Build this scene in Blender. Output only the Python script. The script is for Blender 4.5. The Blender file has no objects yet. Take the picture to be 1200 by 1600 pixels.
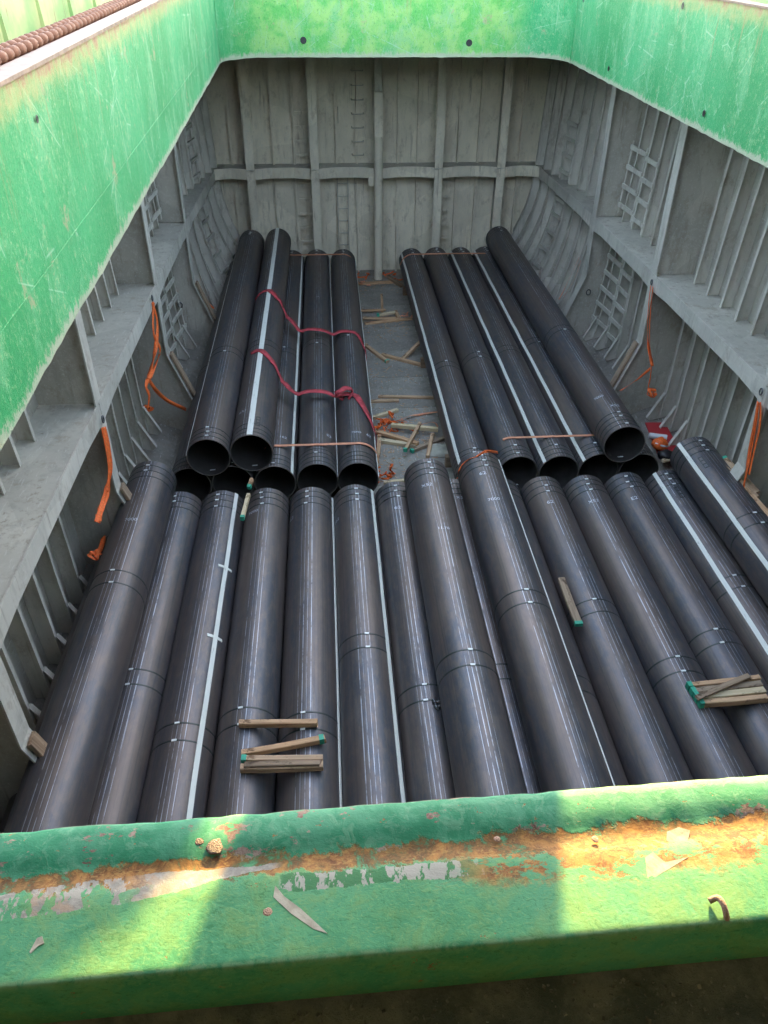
import bpy, math, random
import numpy as np
from mathutils import Vector, Matrix, noise as mnoise
random.seed(11); rng = np.random.default_rng(5)
R = math.radians
scene = bpy.context.scene

# ------------------------------------------------------------------ camera
CAM = Vector((0, 0, 8.1))
PITCH, YAW, ROLL, FPX = 35.9, 4.2, 0.4, 1216.0
_th, _ps, _ro = R(PITCH), R(YAW), R(ROLL)
_h = Vector((math.sin(_ps), math.cos(_ps), 0)); _r = Vector((math.cos(_ps), -math.sin(_ps), 0)); _z = Vector((0, 0, 1))
FW = _h * math.cos(_th) - _z * math.sin(_th); _up = _h * math.sin(_th) + _z * math.cos(_th)
RT = _r * math.cos(_ro) + _up * math.sin(_ro); UP = _up * math.cos(_ro) - _r * math.sin(_ro)
cd = bpy.data.cameras.new('camera'); cam = bpy.data.objects.new('camera', cd); scene.collection.objects.link(cam)
cam.matrix_world = Matrix(((RT.x, UP.x, -FW.x, CAM.x), (RT.y, UP.y, -FW.y, CAM.y), (RT.z, UP.z, -FW.z, CAM.z), (0, 0, 0, 1)))
cd.sensor_fit = 'VERTICAL'; cd.sensor_height = 36.0; cd.lens = 36.0 * FPX / 1600.0
cd.clip_start = 0.05; cd.clip_end = 6000
scene.camera = cam

# ------------------------------------------------------------------ sky and sun
SUN_AZ, SUN_EL = 15.0, 14.0           # azimuth from forward (+Y) towards starboard (+X)
w = bpy.data.worlds.new('World'); scene.world = w; w.use_nodes = True
nt = w.node_tree; nt.nodes.clear()
sky = nt.nodes.new('ShaderNodeTexSky'); sky.sky_type = 'NISHITA'; sky.sun_disc = False
sky.sun_elevation = R(SUN_EL); sky.sun_rotation = R(SUN_AZ)
sky.air_density = 1.0; sky.dust_density = 1.2; sky.ozone_density = 1.0
bg = nt.nodes.new('ShaderNodeBackground'); bg.inputs['Strength'].default_value = 0.15
wo = nt.nodes.new('ShaderNodeOutputWorld')
hz = nt.nodes.new('ShaderNodeHueSaturation'); hz.inputs['Saturation'].default_value = 0.70        # hazy, washed-out sky
nt.links.new(sky.outputs[0], hz.inputs['Color']); nt.links.new(hz.outputs[0], bg.inputs['Color']); nt.links.new(bg.outputs[0], wo.inputs['Surface'])
sd = bpy.data.lights.new('sun', 'SUN'); sd.energy = 4.0; sd.angle = R(0.25); sd.color = (1.0, 0.72, 0.26)
sun = bpy.data.objects.new('sun', sd); scene.collection.objects.link(sun)
SDIR = Vector((math.cos(R(SUN_EL)) * math.sin(R(SUN_AZ)), math.cos(R(SUN_EL)) * math.cos(R(SUN_AZ)), math.sin(R(SUN_EL))))
sun.rotation_euler = SDIR.to_track_quat('Z', 'Y').to_euler(); sun.location = SDIR * 60
vs = scene.view_settings; vs.view_transform = 'Standard'; vs.look = 'None'; vs.gamma = 1.0; vs.exposure = 3.42
vs.use_curve_mapping = False
cy = scene.cycles; cy.max_bounces = 6; cy.diffuse_bounces = 4; cy.glossy_bounces = 3; cy.transmission_bounces = 1; cy.caustics_reflective = False; cy.caustics_refractive = False
cy.use_denoising = True; cy.use_adaptive_sampling = True; cy.adaptive_threshold = 0.03

# ------------------------------------------------------------------ helpers
def ray(x, y): return FW + RT * ((x - 600) / FPX) - UP * ((y - 800) / FPX)
def at(x, y, z): d = ray(x, y); return CAM + d * ((z - CAM.z) / d.z)       # photo point on the level z
def atX(x, y, X): d = ray(x, y); return CAM + d * ((X - CAM.x) / d.x)
def atY(x, y, Y): d = ray(x, y); return CAM + d * ((Y - CAM.y) / d.y)
COL = scene.collection
class MB:
    def __init__(s): s.v = []; s.f = []
    def add(s, vs_, fs):
        n = len(s.v); s.v += [tuple(p) for p in vs_]; s.f += [tuple(i + n for i in f) for f in fs]; return s
    def box(s, c, d, M=None):
        x, y, z = d[0] / 2, d[1] / 2, d[2] / 2
        p = [Vector((a * x, b * y, e * z)) for e in (-1, 1) for b in (-1, 1) for a in (-1, 1)]
        if M is not None: p = [M @ q for q in p]
        p = [q + Vector(c) for q in p]
        return s.add(p, [(0, 2, 3, 1), (4, 5, 7, 6), (0, 1, 5, 4), (2, 6, 7, 3), (0, 4, 6, 2), (1, 3, 7, 5)])
    def box2(s, a, b):
        return s.box([(a[i] + b[i]) / 2 for i in range(3)], [abs(b[i] - a[i]) for i in range(3)])
    def prism(s, poly, off):                      # planar polygon extruded by the vector off
        n = len(poly); off = Vector(off); p = [Vector(q) for q in poly]
        return s.add(p + [q + off for q in p], [tuple(range(n))[::-1], tuple(range(n, 2 * n))] + [(i, (i + 1) % n, (i + 1) % n + n, i + n) for i in range(n)])
    def loft(s, rings, closed=True, caps=True):
        n = len(rings[0]); fs = []
        for k in range(len(rings) - 1):
            for i in range(n if closed else n - 1):
                j = (i + 1) % n; fs.append((k * n + i, k * n + j, (k + 1) * n + j, (k + 1) * n + i))
        if caps and closed: fs += [tuple(range(n))[::-1], tuple(range((len(rings) - 1) * n, len(rings) * n))]
        return s.add([p for r_ in rings for p in r_], fs)
    def tube(s, pts, rad, n=8, caps=True):
        pts = [Vector(p) for p in pts]; rings = []; rad = rad if hasattr(rad, '__len__') else [rad] * len(pts)
        t0 = (pts[1] - pts[0]).normalized(); u = t0.orthogonal().normalized()
        for i, p in enumerate(pts):
            t = (pts[min(i + 1, len(pts) - 1)] - pts[max(i - 1, 0)]).normalized()
            u = (u - t * u.dot(t)).normalized(); v = t.cross(u)
            rings.append([p + (u * math.cos(2 * math.pi * k / n) + v * math.sin(2 * math.pi * k / n)) * rad[i] for k in range(n)])
        return s.loft(rings, True, caps)
    def ribbon(s, pts, wid, side, th=0.006):      # webbing strap; side: width direction per point or one vector
        pts = [Vector(p) for p in pts]; rings = []
        for i, p in enumerate(pts):
            t = (pts[min(i + 1, len(pts) - 1)] - pts[max(i - 1, 0)]).normalized()
            sd_ = Vector(side[i] if isinstance(side, list) else side); sd_ = (sd_ - t * sd_.dot(t)).normalized()
            n_ = t.cross(sd_)
            rings.append([p + sd_ * wid / 2 + n_ * th / 2, p - sd_ * wid / 2 + n_ * th / 2, p - sd_ * wid / 2 - n_ * th / 2, p + sd_ * wid / 2 - n_ * th / 2])
        return s.loft(rings)
    def mesh(s, name, mat, smooth=False):
        me = bpy.data.meshes.new(name); me.from_pydata(s.v, [], s.f); me.update()
        if mat: me.materials.append(mat)
        if smooth:
            me.polygons.foreach_set('use_smooth', [True] * len(me.polygons))
            if smooth != 'all': me.set_sharp_from_angle(angle=R(35))
        return me
    def build(s, name, mat, parent=None, smooth=False, loc=(0, 0, 0)):
        return obj(name, s.mesh(name, mat, smooth), parent, loc)
def obj(name, me, parent=None, loc=(0, 0, 0), rot=None):
    o = bpy.data.objects.new(name, me); COL.objects.link(o); o.location = loc
    if rot is not None: o.rotation_euler = rot
    if parent: o.parent = parent
    return o
def tag(o, label=None, cat=None, group=None, kind=None):
    if label: o['label'] = label
    if cat: o['category'] = cat
    if group: o['group'] = group
    if kind: o['kind'] = kind
    return o
def empty(name, loc=(0, 0, 0)):
    o = bpy.data.objects.new(name, None); COL.objects.link(o); o.location = loc; o.empty_display_size = 0.2; return o
def wob(x, y, z, s=1.0, seed=0.0): return mnoise.noise(Vector((x * s + seed, y * s + seed * 1.7, z * s - seed)))
def smooth_path(pts, n=8):                       # Catmull-Rom
    P = [Vector(p) for p in pts]; out = []
    for i in range(len(P) - 1):
        p0, p1, p2, p3 = P[max(i - 1, 0)], P[i], P[i + 1], P[min(i + 2, len(P) - 1)]
        for k in range(n):
            t = k / n
            out.append(0.5 * ((2 * p1) + (p2 - p0) * t + (2 * p0 - 5 * p1 + 4 * p2 - p3) * t * t + (3 * p1 - p0 - 3 * p2 + p3) * t ** 3))
    return out + [P[-1]]

# ------------------------------------------------------------------ materials
class NT:
    def __init__(s, name):
        s.m = bpy.data.materials.new(name); s.m.use_nodes = True; s.t = s.m.node_tree; s.n = s.t.nodes
        s.b = s.n['Principled BSDF']; s.co = s.n.new('ShaderNodeTexCoord').outputs['Object']; s._sep = None
    def lk(s, a, inp):
        if isinstance(a, (int, float)): inp.default_value = a
        elif isinstance(a, tuple): inp.default_value = a if len(a) == 4 or inp.type != 'RGBA' else (*a, 1)
        else: s.t.links.new(a, inp)
    def sep(s, v=None):
        if v is None and s._sep: return s._sep
        q = s.n.new('ShaderNodeSeparateXYZ'); s.lk(v or s.co, q.inputs[0]); o = tuple(q.outputs)
        if v is None: s._sep = o
        return o
    def comb(s, x, y, z):
        q = s.n.new('ShaderNodeCombineXYZ')
        for i, a in enumerate((x, y, z)): s.lk(a, q.inputs[i])
        return q.outputs[0]
    def map(s, scale=(1, 1, 1), loc=(0, 0, 0), vec=None, rot=(0, 0, 0)):
        q = s.n.new('ShaderNodeMapping'); q.inputs['Scale'].default_value = scale; q.inputs['Location'].default_value = loc; q.inputs['Rotation'].default_value = rot
        s.lk(vec or s.co, q.inputs['Vector']); return q.outputs[0]
    def noise(s, scale, vec=None, detail=4, rough=0.55, dist=0.0):
        q = s.n.new('ShaderNodeTexNoise'); q.inputs['Scale'].default_value = scale; q.inputs['Detail'].default_value = detail
        q.inputs['Roughness'].default_value = rough; q.inputs['Distortion'].default_value = dist
        s.lk(vec or s.co, q.inputs['Vector']); return q.outputs['Fac']
    def voro(s, scale, vec=None, feature='F1', out='Distance'):
        q = s.n.new('ShaderNodeTexVoronoi'); q.feature = feature; q.inputs['Scale'].default_value = scale
        s.lk(vec or s.co, q.inputs['Vector']); return q.outputs[out]
    def step(s, f, a, b):                        # smooth threshold a..b -> 0..1
        q = s.n.new('ShaderNodeMapRange'); q.interpolation_type = 'SMOOTHSTEP'
        q.inputs['From Min'].default_value = a; q.inputs['From Max'].default_value = b; s.lk(f, q.inputs['Value']); return q.outputs[0]
    def math(s, op, a, b=None, c=None):
        q = s.n.new('ShaderNodeMath'); q.operation = op; s.lk(a, q.inputs[0])
        if b is not None: s.lk(b, q.inputs[1])
        if c is not None: s.lk(c, q.inputs[2])
        return q.outputs[0]
    def mul(s, *a):
        o = a[0]
        for b in a[1:]: o = s.math('MULTIPLY', o, b)
        return o
    def mix(s, f, a, b):
        q = s.n.new('ShaderNodeMix'); q.data_type = 'RGBA'; s.lk(f, q.inputs[0]); s.lk(a, q.inputs[6]); s.lk(b, q.inputs[7]); return q.outputs[2]
    def rnd(s): return s.n.new('ShaderNodeObjectInfo').outputs['Random']
    def out(s, col=None, rough=None, bump=None, bs=0.3, bd=0.01, metal=None, spec=None):
        if col is not None: s.lk(col, s.b.inputs['Base Color'])
        if rough is not None: s.lk(rough, s.b.inputs['Roughness'])
        if metal is not None: s.lk(metal, s.b.inputs['Metallic'])
        if spec is not None: s.lk(spec, s.b.inputs['Specular IOR Level'])
        if bump is not None:
            q = s.n.new('ShaderNodeBump'); q.inputs['Strength'].default_value = bs; q.inputs['Distance'].default_value = bd
            s.lk(bump, q.inputs['Height']); s.lk(q.outputs[0], s.b.inputs['Normal'])
        return s.m
def plain(name, col, rough=0.6, var=0.25, sc=12, bs=0.15, metal=0.0):
    t = NT(name); n = t.noise(sc); c2 = tuple(c * (1 - var) for c in col)
    return t.out(t.mix(t.step(n, 0.3, 0.7), c2, col), rough, t.noise(sc * 4), bs, 0.004, metal)

def coaming_paint(name, side):
    t = NT(name); x, y, z = t.sep()
    big = t.noise(0.55, detail=2)
    c = t.mix(t.step(big, 0.35, 0.65), (0.026, 0.256, 0.079), (0.047, 0.326, 0.121))
    if not side:                                  # sunlit yellow painted into the end plate between its corner welds
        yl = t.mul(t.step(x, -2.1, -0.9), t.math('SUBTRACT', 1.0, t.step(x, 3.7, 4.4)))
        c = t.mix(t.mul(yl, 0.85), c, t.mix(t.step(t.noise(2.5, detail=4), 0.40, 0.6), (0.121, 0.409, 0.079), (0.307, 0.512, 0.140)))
    ch = t.noise(1.7, t.map((1.5, 1.5, 0.8)), 6, 0.75, 0.4)         # chalky patches of older paint
    c = t.mix(t.mul(t.step(ch, 0.47, 0.64), 0.55), c, (0.158, 0.400, 0.195))
    sc = t.noise(13, t.map((1, 1, 0.13), rot=(0.16, 0, 0)), 4, 0.75, 0.5); patch = t.step(big, 0.44, 0.64)
    c = t.mix(t.mul(t.step(sc, 0.55, 0.70), patch, 0.5), c, (0.251, 0.446, 0.233))
    sp = t.noise(30, t.map((1, 1, 0.7)), 5, 0.8, 0.8)               # fine flaking speckle
    c = t.mix(t.mul(t.step(sp, 0.54, 0.60), t.math('MULTIPLY_ADD', t.step(ch, 0.38, 0.58), 0.6, 0.25)), c, (0.260, 0.400, 0.195))
    wr = t.noise(55, t.map((1, 1, 0.5), rot=(0.5, 0.3, 0)), 3, 0.7, 1.5)
    c = t.mix(t.mul(t.step(wr, 0.58, 0.64), 0.4), c, (0.186, 0.419, 0.214)); c = t.mix(t.mul(t.math('SUBTRACT', 1.0, t.step(wr, 0.34, 0.40)), 0.5), c, (0.017, 0.149, 0.056))
    c = t.mix(t.mul(t.math('SUBTRACT', 1.0, t.step(sp, 0.37, 0.43)), 0.6), c, (0.019, 0.177, 0.060))
    for k, (rx, sc_) in enumerate(((0.5, 0.9), (-0.25, 0.7))):     # long thin scratches
        wv = t.voro(sc_, t.map((1, 1, 1), (k * 3.1, k * 1.7, k), rot=(rx, 0, 0) if side else (0, rx, 0)), 'DISTANCE_TO_EDGE')
        c = t.mix(t.mul(t.math('SUBTRACT', 1.0, t.step(wv, 0.002, 0.006)), t.step(ch, 0.46, 0.56), 0.7), c, (0.279, 0.465, 0.298))
    dz = t.math('SUBTRACT', z, t.math('MULTIPLY_ADD', y, 0.016, 6.02))        # height above the deck line
    we = t.math('ADD', dz, t.math('MULTIPLY', t.noise(11, t.map((1, 1, 0.6)), 5, 0.8), -0.30))    # worn lower edge
    c = t.mix(t.mul(t.math('SUBTRACT', 1.0, t.step(we, -0.15, -0.10 if side else -0.07)), 0.85), c, (0.372, 0.372, 0.270))
    te = t.math('ADD', dz, t.math('MULTIPLY', t.noise(7, detail=5, rough=0.8), 0.45))            # rusty, bleached upper edge
    c = t.mix(t.mul(t.step(te, 1.38, 1.64), 0.8), c, (0.409, 0.344, 0.140))
    c = t.mix(t.step(te, 1.55, 1.66), c, (0.316, 0.167, 0.107))
    ru = t.noise(2.6, t.map(loc=(7, 3, 2)), 7, 0.78)
    c = t.mix(t.mul(t.step(ru, 0.60, 0.67), 0.7), c, (0.335, 0.288, 0.167))
    c = t.mix(t.step(ru, 0.69, 0.73), c, (0.158, 0.074, 0.037))
    run = t.mul(t.step(t.noise(10, t.map((1, 1, 0.04), (5, 5, 0)), 4, 0.7), 0.58, 0.70), t.step(te, 0.75, 1.5))       # rust runs from the upper edge
    c = t.mix(t.mul(run, 0.75), c, (0.279, 0.186, 0.084))
    bh = t.math('ADD', t.math('MULTIPLY', sp, 0.4), t.math('ADD', ch, t.math('MULTIPLY', wr, 0.25)))
    return t.out(c, t.math('MULTIPLY_ADD', sp, 0.3, 0.50), bh, 0.7, 0.02, None, 0.3)

def near_paint():
    t = NT('near_coaming_paint'); x, y, z = t.sep()
    n1 = t.noise(7, detail=5, rough=0.65); n2 = t.noise(60, detail=5, rough=0.75, dist=0.6); n3 = t.noise(20, t.map(loc=(3, 5, 1)), 6, 0.75, 0.5)
    n4 = t.noise(170, t.map((0.8, 1.5, 1)), 3, 0.7, 1.2)
    ysk = t.math('SUBTRACT', y, t.math('MULTIPLY', x, 0.018))
    rag = t.math('SUBTRACT', t.noise(26, t.map((1, 1, 1), (2, 0, 0)), 6, 0.75), 0.5)
    yy = t.math('ADD', ysk, t.math('MULTIPLY', rag, 0.055))
    c = t.mix(t.step(n1, 0.35, 0.65), (0.039, 0.189, 0.090), (0.069, 0.239, 0.129))
    c = t.mix(t.mul(t.step(n3, 0.42, 0.62), 0.45), c, (0.152, 0.221, 0.055))        # older yellow-green coat
    c = t.mix(t.mul(t.step(n2, 0.50, 0.60), 0.45), c, (0.087, 0.262, 0.120))
    c = t.mix(t.mul(t.step(n4, 0.54, 0.64), 0.5), c, (0.138, 0.267, 0.110))
    c = t.mix(t.mul(t.math('SUBTRACT', 1.0, t.step(n4, 0.34, 0.43)), 0.5), c, (0.020, 0.110, 0.037))
    top = t.step(yy, 0.402, 0.406)                                                  # edge band of fresher teal paint
    teal = t.mix(t.step(n3, 0.4, 0.6), (0.018, 0.166, 0.085), (0.053, 0.216, 0.127))
    teal = t.mix(t.mul(t.step(n2, 0.52, 0.60), 0.5), teal, (0.110, 0.248, 0.161))
    c = t.mix(top, c, teal)
    rust = t.mix(t.step(n2, 0.36, 0.62), (0.120, 0.046, 0.017), (0.304, 0.143, 0.041))
    rust = t.mix(t.mul(t.step(n4, 0.50, 0.62), 0.6), rust, (0.350, 0.202, 0.064))
    band = t.mul(t.step(yy, 0.382, 0.386), t.math('SUBTRACT', 1.0, t.step(yy, 0.402, 0.407)))       # grime and rust in the trough
    grime = t.mix(t.step(n3, 0.36, 0.58), (0.064, 0.053, 0.020), rust)
    c = t.mix(t.mul(band, t.step(n3, 0.36, 0.46)), c, grime)
    rz = t.mul(t.step(t.math('ADD', x, t.math('MULTIPLY', n1, 0.16)), 0.15, 0.22), t.step(yy, 0.350, 0.366), t.math('SUBTRACT', 1.0, t.step(yy, 0.403, 0.408)))
    c = t.mix(t.mul(rz, t.step(t.noise(24, t.map((1, 2.0, 1), (4, 2, 0)), 7, 0.78), 0.475, 0.505)), c, rust)
    pit = t.noise(34, t.map((1, 1.6, 1), (9, 1, 3)), 6, 0.8)
    c = t.mix(t.step(pit, 0.635, 0.66), c, t.mix(0.5, rust, (0.184, 0.101, 0.046)))
    # primer showing where a strip of paint has peeled off
    ya = t.math('SUBTRACT', y, t.math('MULTIPLY_ADD', x, 0.104, 0.3985))
    wid = t.math('MULTIPLY_ADD', t.math('SUBTRACT', 1.0, t.step(x, -0.20, -0.075)), 0.010, 0.0030)
    wid = t.math('ADD', wid, t.math('MULTIPLY', rag, 0.012))
    peel = t.mul(t.math('LESS_THAN', t.math('ABSOLUTE', ya), wid), t.math('SUBTRACT', 1.0, t.step(x, -0.075, -0.06)))
    island = t.mul(t.step(t.noise(46, t.map((1.6, 0.7, 1)), 5, 0.65), 0.50, 0.52), t.math('SUBTRACT', 1.0, t.step(x, -0.21, -0.16)))
    pc = t.mix(t.step(n2, 0.4, 0.62), (0.184, 0.170, 0.156), (0.276, 0.258, 0.235)); pc = t.mix(t.mul(t.step(n3, 0.52, 0.62), 0.6), pc, (0.304, 0.202, 0.138))
    c = t.mix(t.mul(peel, t.math('SUBTRACT', 1.0, island)), c, pc)
    yb = t.math('ABSOLUTE', t.math('SUBTRACT', ysk, 0.3745))
    p2 = t.mul(t.math('LESS_THAN', t.math('ADD', yb, t.math('MULTIPLY', rag, 0.022)), 0.0075), t.step(x, -0.066, -0.060), t.math('SUBTRACT', 1.0, t.step(x, 0.08, 0.14)))
    is2 = t.step(t.noise(48, t.map((1.4, 0.6, 1), (3, 3, 3)), 5, 0.65), 0.47, 0.50)
    c = t.mix(t.mul(p2, is2), c, (0.248, 0.244, 0.225))
    c = t.mix(t.mul(p2, t.math('SUBTRACT', 1.0, is2), 0.8), c, (0.023, 0.110, 0.041))
    pk = t.mul(top, t.step(t.noise(22, t.map((0.8, 1.4, 1), (0, 7, 2)), 6, 0.72), 0.56, 0.585))     # pinkish primer blotches
    c = t.mix(pk, c, t.mix(t.step(n2, 0.35, 0.65), (0.129, 0.069, 0.057), (0.276, 0.207, 0.179)))
    edge = t.step(ysk, 0.4455, 0.4480); c = t.mix(t.mul(edge, 0.6), c, (0.092, 0.064, 0.051))
    lipe = t.mul(t.math('SUBTRACT', 1.0, t.step(t.math('ABSOLUTE', t.math('SUBTRACT', ysk, 0.308)), 0.001, 0.004)), t.step(n2, 0.42, 0.56), t.step(z, 7.415, 7.42))
    c = t.mix(t.mul(lipe, 0.55), c, (0.202, 0.304, 0.166))
    h = t.math('ADD', t.math('MULTIPLY', n2, 0.40), t.math('ADD', t.math('MULTIPLY', n4, 0.20), t.math('MULTIPLY', n3, 0.35)))
    h = t.math('SUBTRACT', h, t.math('MULTIPLY', t.math('ADD', band, rz), t.math('MULTIPLY', n2, 0.35)))
    h = t.math('SUBTRACT', h, t.math('MULTIPLY', t.math('ADD', peel, t.step(pit, 0.635, 0.66)), 0.30))
    return t.out(c, t.math('MULTIPLY_ADD', n2, 0.3, 0.52), h, 0.26, 0.004, None, 0.22)

def hull_grey(name, c1, c2, dust=(0.56, 0.535, 0.475), seed=0.0):
    t = NT(name); x, y, z = t.sep()
    a = t.noise(0.8, t.map(loc=(seed, 0, 0)), 3, 0.6); b = t.noise(5, t.map((1, 1, 0.25), (seed, 2, 0)), 5, 0.72); d = t.noise(14, detail=4, rough=0.75)
    c = t.mix(t.step(a, 0.35, 0.65), c1, c2)
    c = t.mix(t.mul(t.step(b, 0.48, 0.68), 0.5), c, tuple(q * 0.70 for q in c1))
    c = t.mix(t.mul(t.step(d, 0.50, 0.66), 0.45), c, dust)
    c = t.mix(t.mul(t.step(b, 0.66, 0.74), 0.7), c, (0.17, 0.13, 0.10))
    c = t.mix(t.mul(t.step(t.noise(9, t.map((1, 1, 0.08), (seed, 6, 0)), 3, 0.7), 0.56, 0.70), t.step(a, 0.38, 0.58), 0.6), c, (0.22, 0.17, 0.125))
    vc = t.sep(t.voro(0.9, t.map((1.0, 0.8, 1.0), (seed, seed, 1)), 'F1', 'Color'))[0]               # patched repaints
    c = t.mix(t.mul(t.step(vc, 0.45, 0.55), 0.22), c, tuple(q * 0.62 for q in c1))
    c = t.mix(t.mul(t.step(t.noise(3.2, t.map((1, 1, 0.6), (seed + 4, 1, 2)), 7, 0.75), 0.53, 0.66), 0.45), c, (0.27, 0.21, 0.15))
    sc = t.noise(30, t.map((1, 0.15, 1), (seed, 0, 5), rot=(0.3, 0.2, 0.5)), 2, 0.7)
    c = t.mix(t.mul(t.step(sc, 0.62, 0.68), 0.4), c, (0.66, 0.645, 0.61))
    return t.out(c, 0.62, t.math('ADD', a, t.math('MULTIPLY', d, 0.15)), 0.4, 0.03)

def pipe_steel():
    t = NT('pipe_steel'); x, y, z = t.sep()
    a = t.math('ARCTAN2', x, z); rnd = t.rnd(); ro = t.math('MULTIPLY', rnd, 91.0)
    big = t.noise(1.0, t.comb(t.math('MULTIPLY', a, 0.9), t.math('MULTIPLY', y, 0.35), ro), 5, 0.6)
    st = t.noise(1.0, t.comb(t.math('MULTIPLY', a, 13.0), t.math('MULTIPLY', y, 0.12), ro), 4, 0.65)
    fine = t.noise(1.0, t.comb(t.math('MULTIPLY', a, 46.0), t.math('MULTIPLY', y, 0.35), ro), 3, 0.6)
    brk = t.noise(1.0, t.comb(t.math('MULTIPLY', a, 6.0), t.math('MULTIPLY', y, 2.6), ro), 4, 0.7)
    dust_ = t.noise(1.0, t.comb(t.math('MULTIPLY', a, 2.2), t.math('MULTIPLY', y, 1.1), ro), 6, 0.75)
    blot = t.noise(1.0, t.comb(t.math('MULTIPLY', a, 5.0), t.math('MULTIPLY', y, 5.0), ro), 5, 0.7)
    c = t.mix(t.step(big, 0.35, 0.65), (0.080, 0.086, 0.106), (0.140, 0.110, 0.100))
    c = t.mix(t.mul(t.step(blot, 0.42, 0.66), 0.6), c, (0.165, 0.128, 0.112))
    c = t.mix(t.mul(t.step(st, 0.50, 0.70), 0.4), c, (0.060, 0.060, 0.068))
    c = t.mix(t.mul(t.step(dust_, 0.50, 0.68), t.step(z, 0.0, 0.3), 0.45), c, (0.20, 0.165, 0.145))          # dried dust
    # roller scrapes: a few thin parallel lines along the crown of each pipe, broken into dashes
    a0 = t.math('SUBTRACT', t.math('MULTIPLY', t.math('FRACT', t.math('MULTIPLY', rnd, 7.3)), 0.30), 0.20)
    da = t.math('ADD', t.math('SUBTRACT', a, a0), t.math('MULTIPLY', t.math('SUBTRACT', st, 0.5), 0.10))
    ln = t.math('ABSOLUTE', t.math('SUBTRACT', t.math('FRACT', t.math('MULTIPLY', da, 7.0)), 0.5))
    win = t.math('SUBTRACT', 1.0, t.step(t.math('ABSOLUTE', da), 0.20, 0.34))
    dash = t.noise(1.0, t.comb(t.math('FLOOR', t.math('MULTIPLY', da, 7.0)), t.math('MULTIPLY', y, 2.2), ro), 4, 0.75)
    lines = t.mul(t.math('SUBTRACT', 1.0, t.step(ln, 0.02, 0.085)), win, t.step(dash, 0.36, 0.54))
    scr = t.mul(t.step(fine, 0.56, 0.66), t.step(brk, 0.42, 0.58), t.math('SUBTRACT', 1.0, t.step(t.math('ABSOLUTE', da), 0.15, 0.5)))
    c = t.mix(t.mul(scr, 0.35), c, (0.30, 0.31, 0.34))
    c = t.mix(t.mul(lines, 0.75), c, (0.50, 0.54, 0.62))
    rgh = t.math('MULTIPLY_ADD', st, 0.20, 0.32); rgh = t.math('ADD', rgh, t.math('MULTIPLY', big, 0.10)); rgh = t.math('SUBTRACT', rgh, t.math('MULTIPLY', scr, 0.10)); rgh = t.math('ADD', rgh, t.math('MULTIPLY', t.step(dust_, 0.50, 0.68), 0.12))
    h = t.math('ADD', t.math('MULTIPLY', fine, 0.5), st)
    return t.out(c, rgh, h, 0.22, 0.004, 0.55, 0.55)

def wood_mat(name, c1, c2):
    t = NT(name); rnd = t.rnd(); ro = t.math('MULTIPLY', rnd, 37.0); x, y, z = t.sep()
    v = t.comb(t.math('MULTIPLY', x, 1.2), t.math('ADD', t.math('MULTIPLY', y, 26.0), ro), t.math('MULTIPLY', z, 26.0))
    g = t.noise(1.0, v, 6, 0.65, 0.6)
    c = t.mix(t.step(g, 0.3, 0.7), c1, c2)
    c = t.mix(t.mul(t.step(rnd, 0.0, 1.0), 0.35), c, (0.42, 0.36, 0.28))
    c = t.mix(t.step(t.noise(7, t.map((0.5, 1, 1), (1, 2, 3)), 6, 0.75), 0.54, 0.66), c, tuple(a * 0.42 for a in c1))
    return t.out(c, 0.8, g, 0.4, 0.004)

M = {}
M['side_paint'] = coaming_paint('coaming_paint_side', True)
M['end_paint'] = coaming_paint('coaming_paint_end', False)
M['near'] = near_paint()
M['hull'] = hull_grey('hull_grey', (0.4, 0.372, 0.318), (0.5, 0.465, 0.395))  # darker than the frames' grey: shade between the frames put into the colour
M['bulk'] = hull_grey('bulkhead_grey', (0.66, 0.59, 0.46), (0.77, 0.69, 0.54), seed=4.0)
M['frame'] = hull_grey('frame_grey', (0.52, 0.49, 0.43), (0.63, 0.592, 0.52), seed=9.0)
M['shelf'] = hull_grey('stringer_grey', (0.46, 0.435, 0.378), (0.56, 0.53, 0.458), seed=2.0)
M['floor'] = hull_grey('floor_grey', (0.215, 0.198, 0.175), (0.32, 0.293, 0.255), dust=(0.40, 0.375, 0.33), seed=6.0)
M['pipe'] = pipe_steel()
M['bore'] = plain('pipe_bore', (0.050, 0.046, 0.044), 0.55, 0.3, 6)
M['rim'] = plain('pipe_rim', (0.17, 0.145, 0.125), 0.5, 0.4, 9, 0.2, 0.2)
M['band'] = plain('strapping_band', (0.018, 0.030, 0.027), 0.45)
M['clip'] = plain('band_clip', (0.78, 0.80, 0.80), 0.35, 0.1, 9, 0.05)
t_ = NT('white_strip'); M['strip'] = t_.out(t_.mix(t_.step(t_.noise(6, t_.map((3, 0.6, 3)), 7, 0.75), 0.58, 0.70), (0.74, 0.74, 0.69), (0.34, 0.34, 0.31)), 0.5, t_.noise(30), 0.2, 0.003)
M['stencil'] = plain('stencil_paint', (0.62, 0.64, 0.72), 0.7, 0.3, 40)
M['wood'] = wood_mat('dunnage_wood', (0.40, 0.215, 0.105), (0.66, 0.42, 0.25))
M['wood_pale'] = wood_mat('pale_wood', (0.60, 0.45, 0.26), (0.76, 0.62, 0.41))
M['wood_dark'] = wood_mat('weathered_wood', (0.18, 0.105, 0.06), (0.36, 0.24, 0.155))
M['greenend'] = plain('green_end_paint', (0.05, 0.42, 0.28), 0.6)
M['orange'] = plain('orange_webbing', (0.95, 0.17, 0.03), 0.65, 0.3, 30, 0.4)
M['orange_pale'] = plain('faded_orange_band', (0.80, 0.34, 0.20), 0.55, 0.25, 14, 0.2)
M['red'] = plain('red_webbing', (0.60, 0.070, 0.090), 0.75, 0.5, 9, 0.5)
M['redboard'] = plain('red_board_paint', (0.42, 0.028, 0.035), 0.45, 0.15, 3, 0.1)
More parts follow.
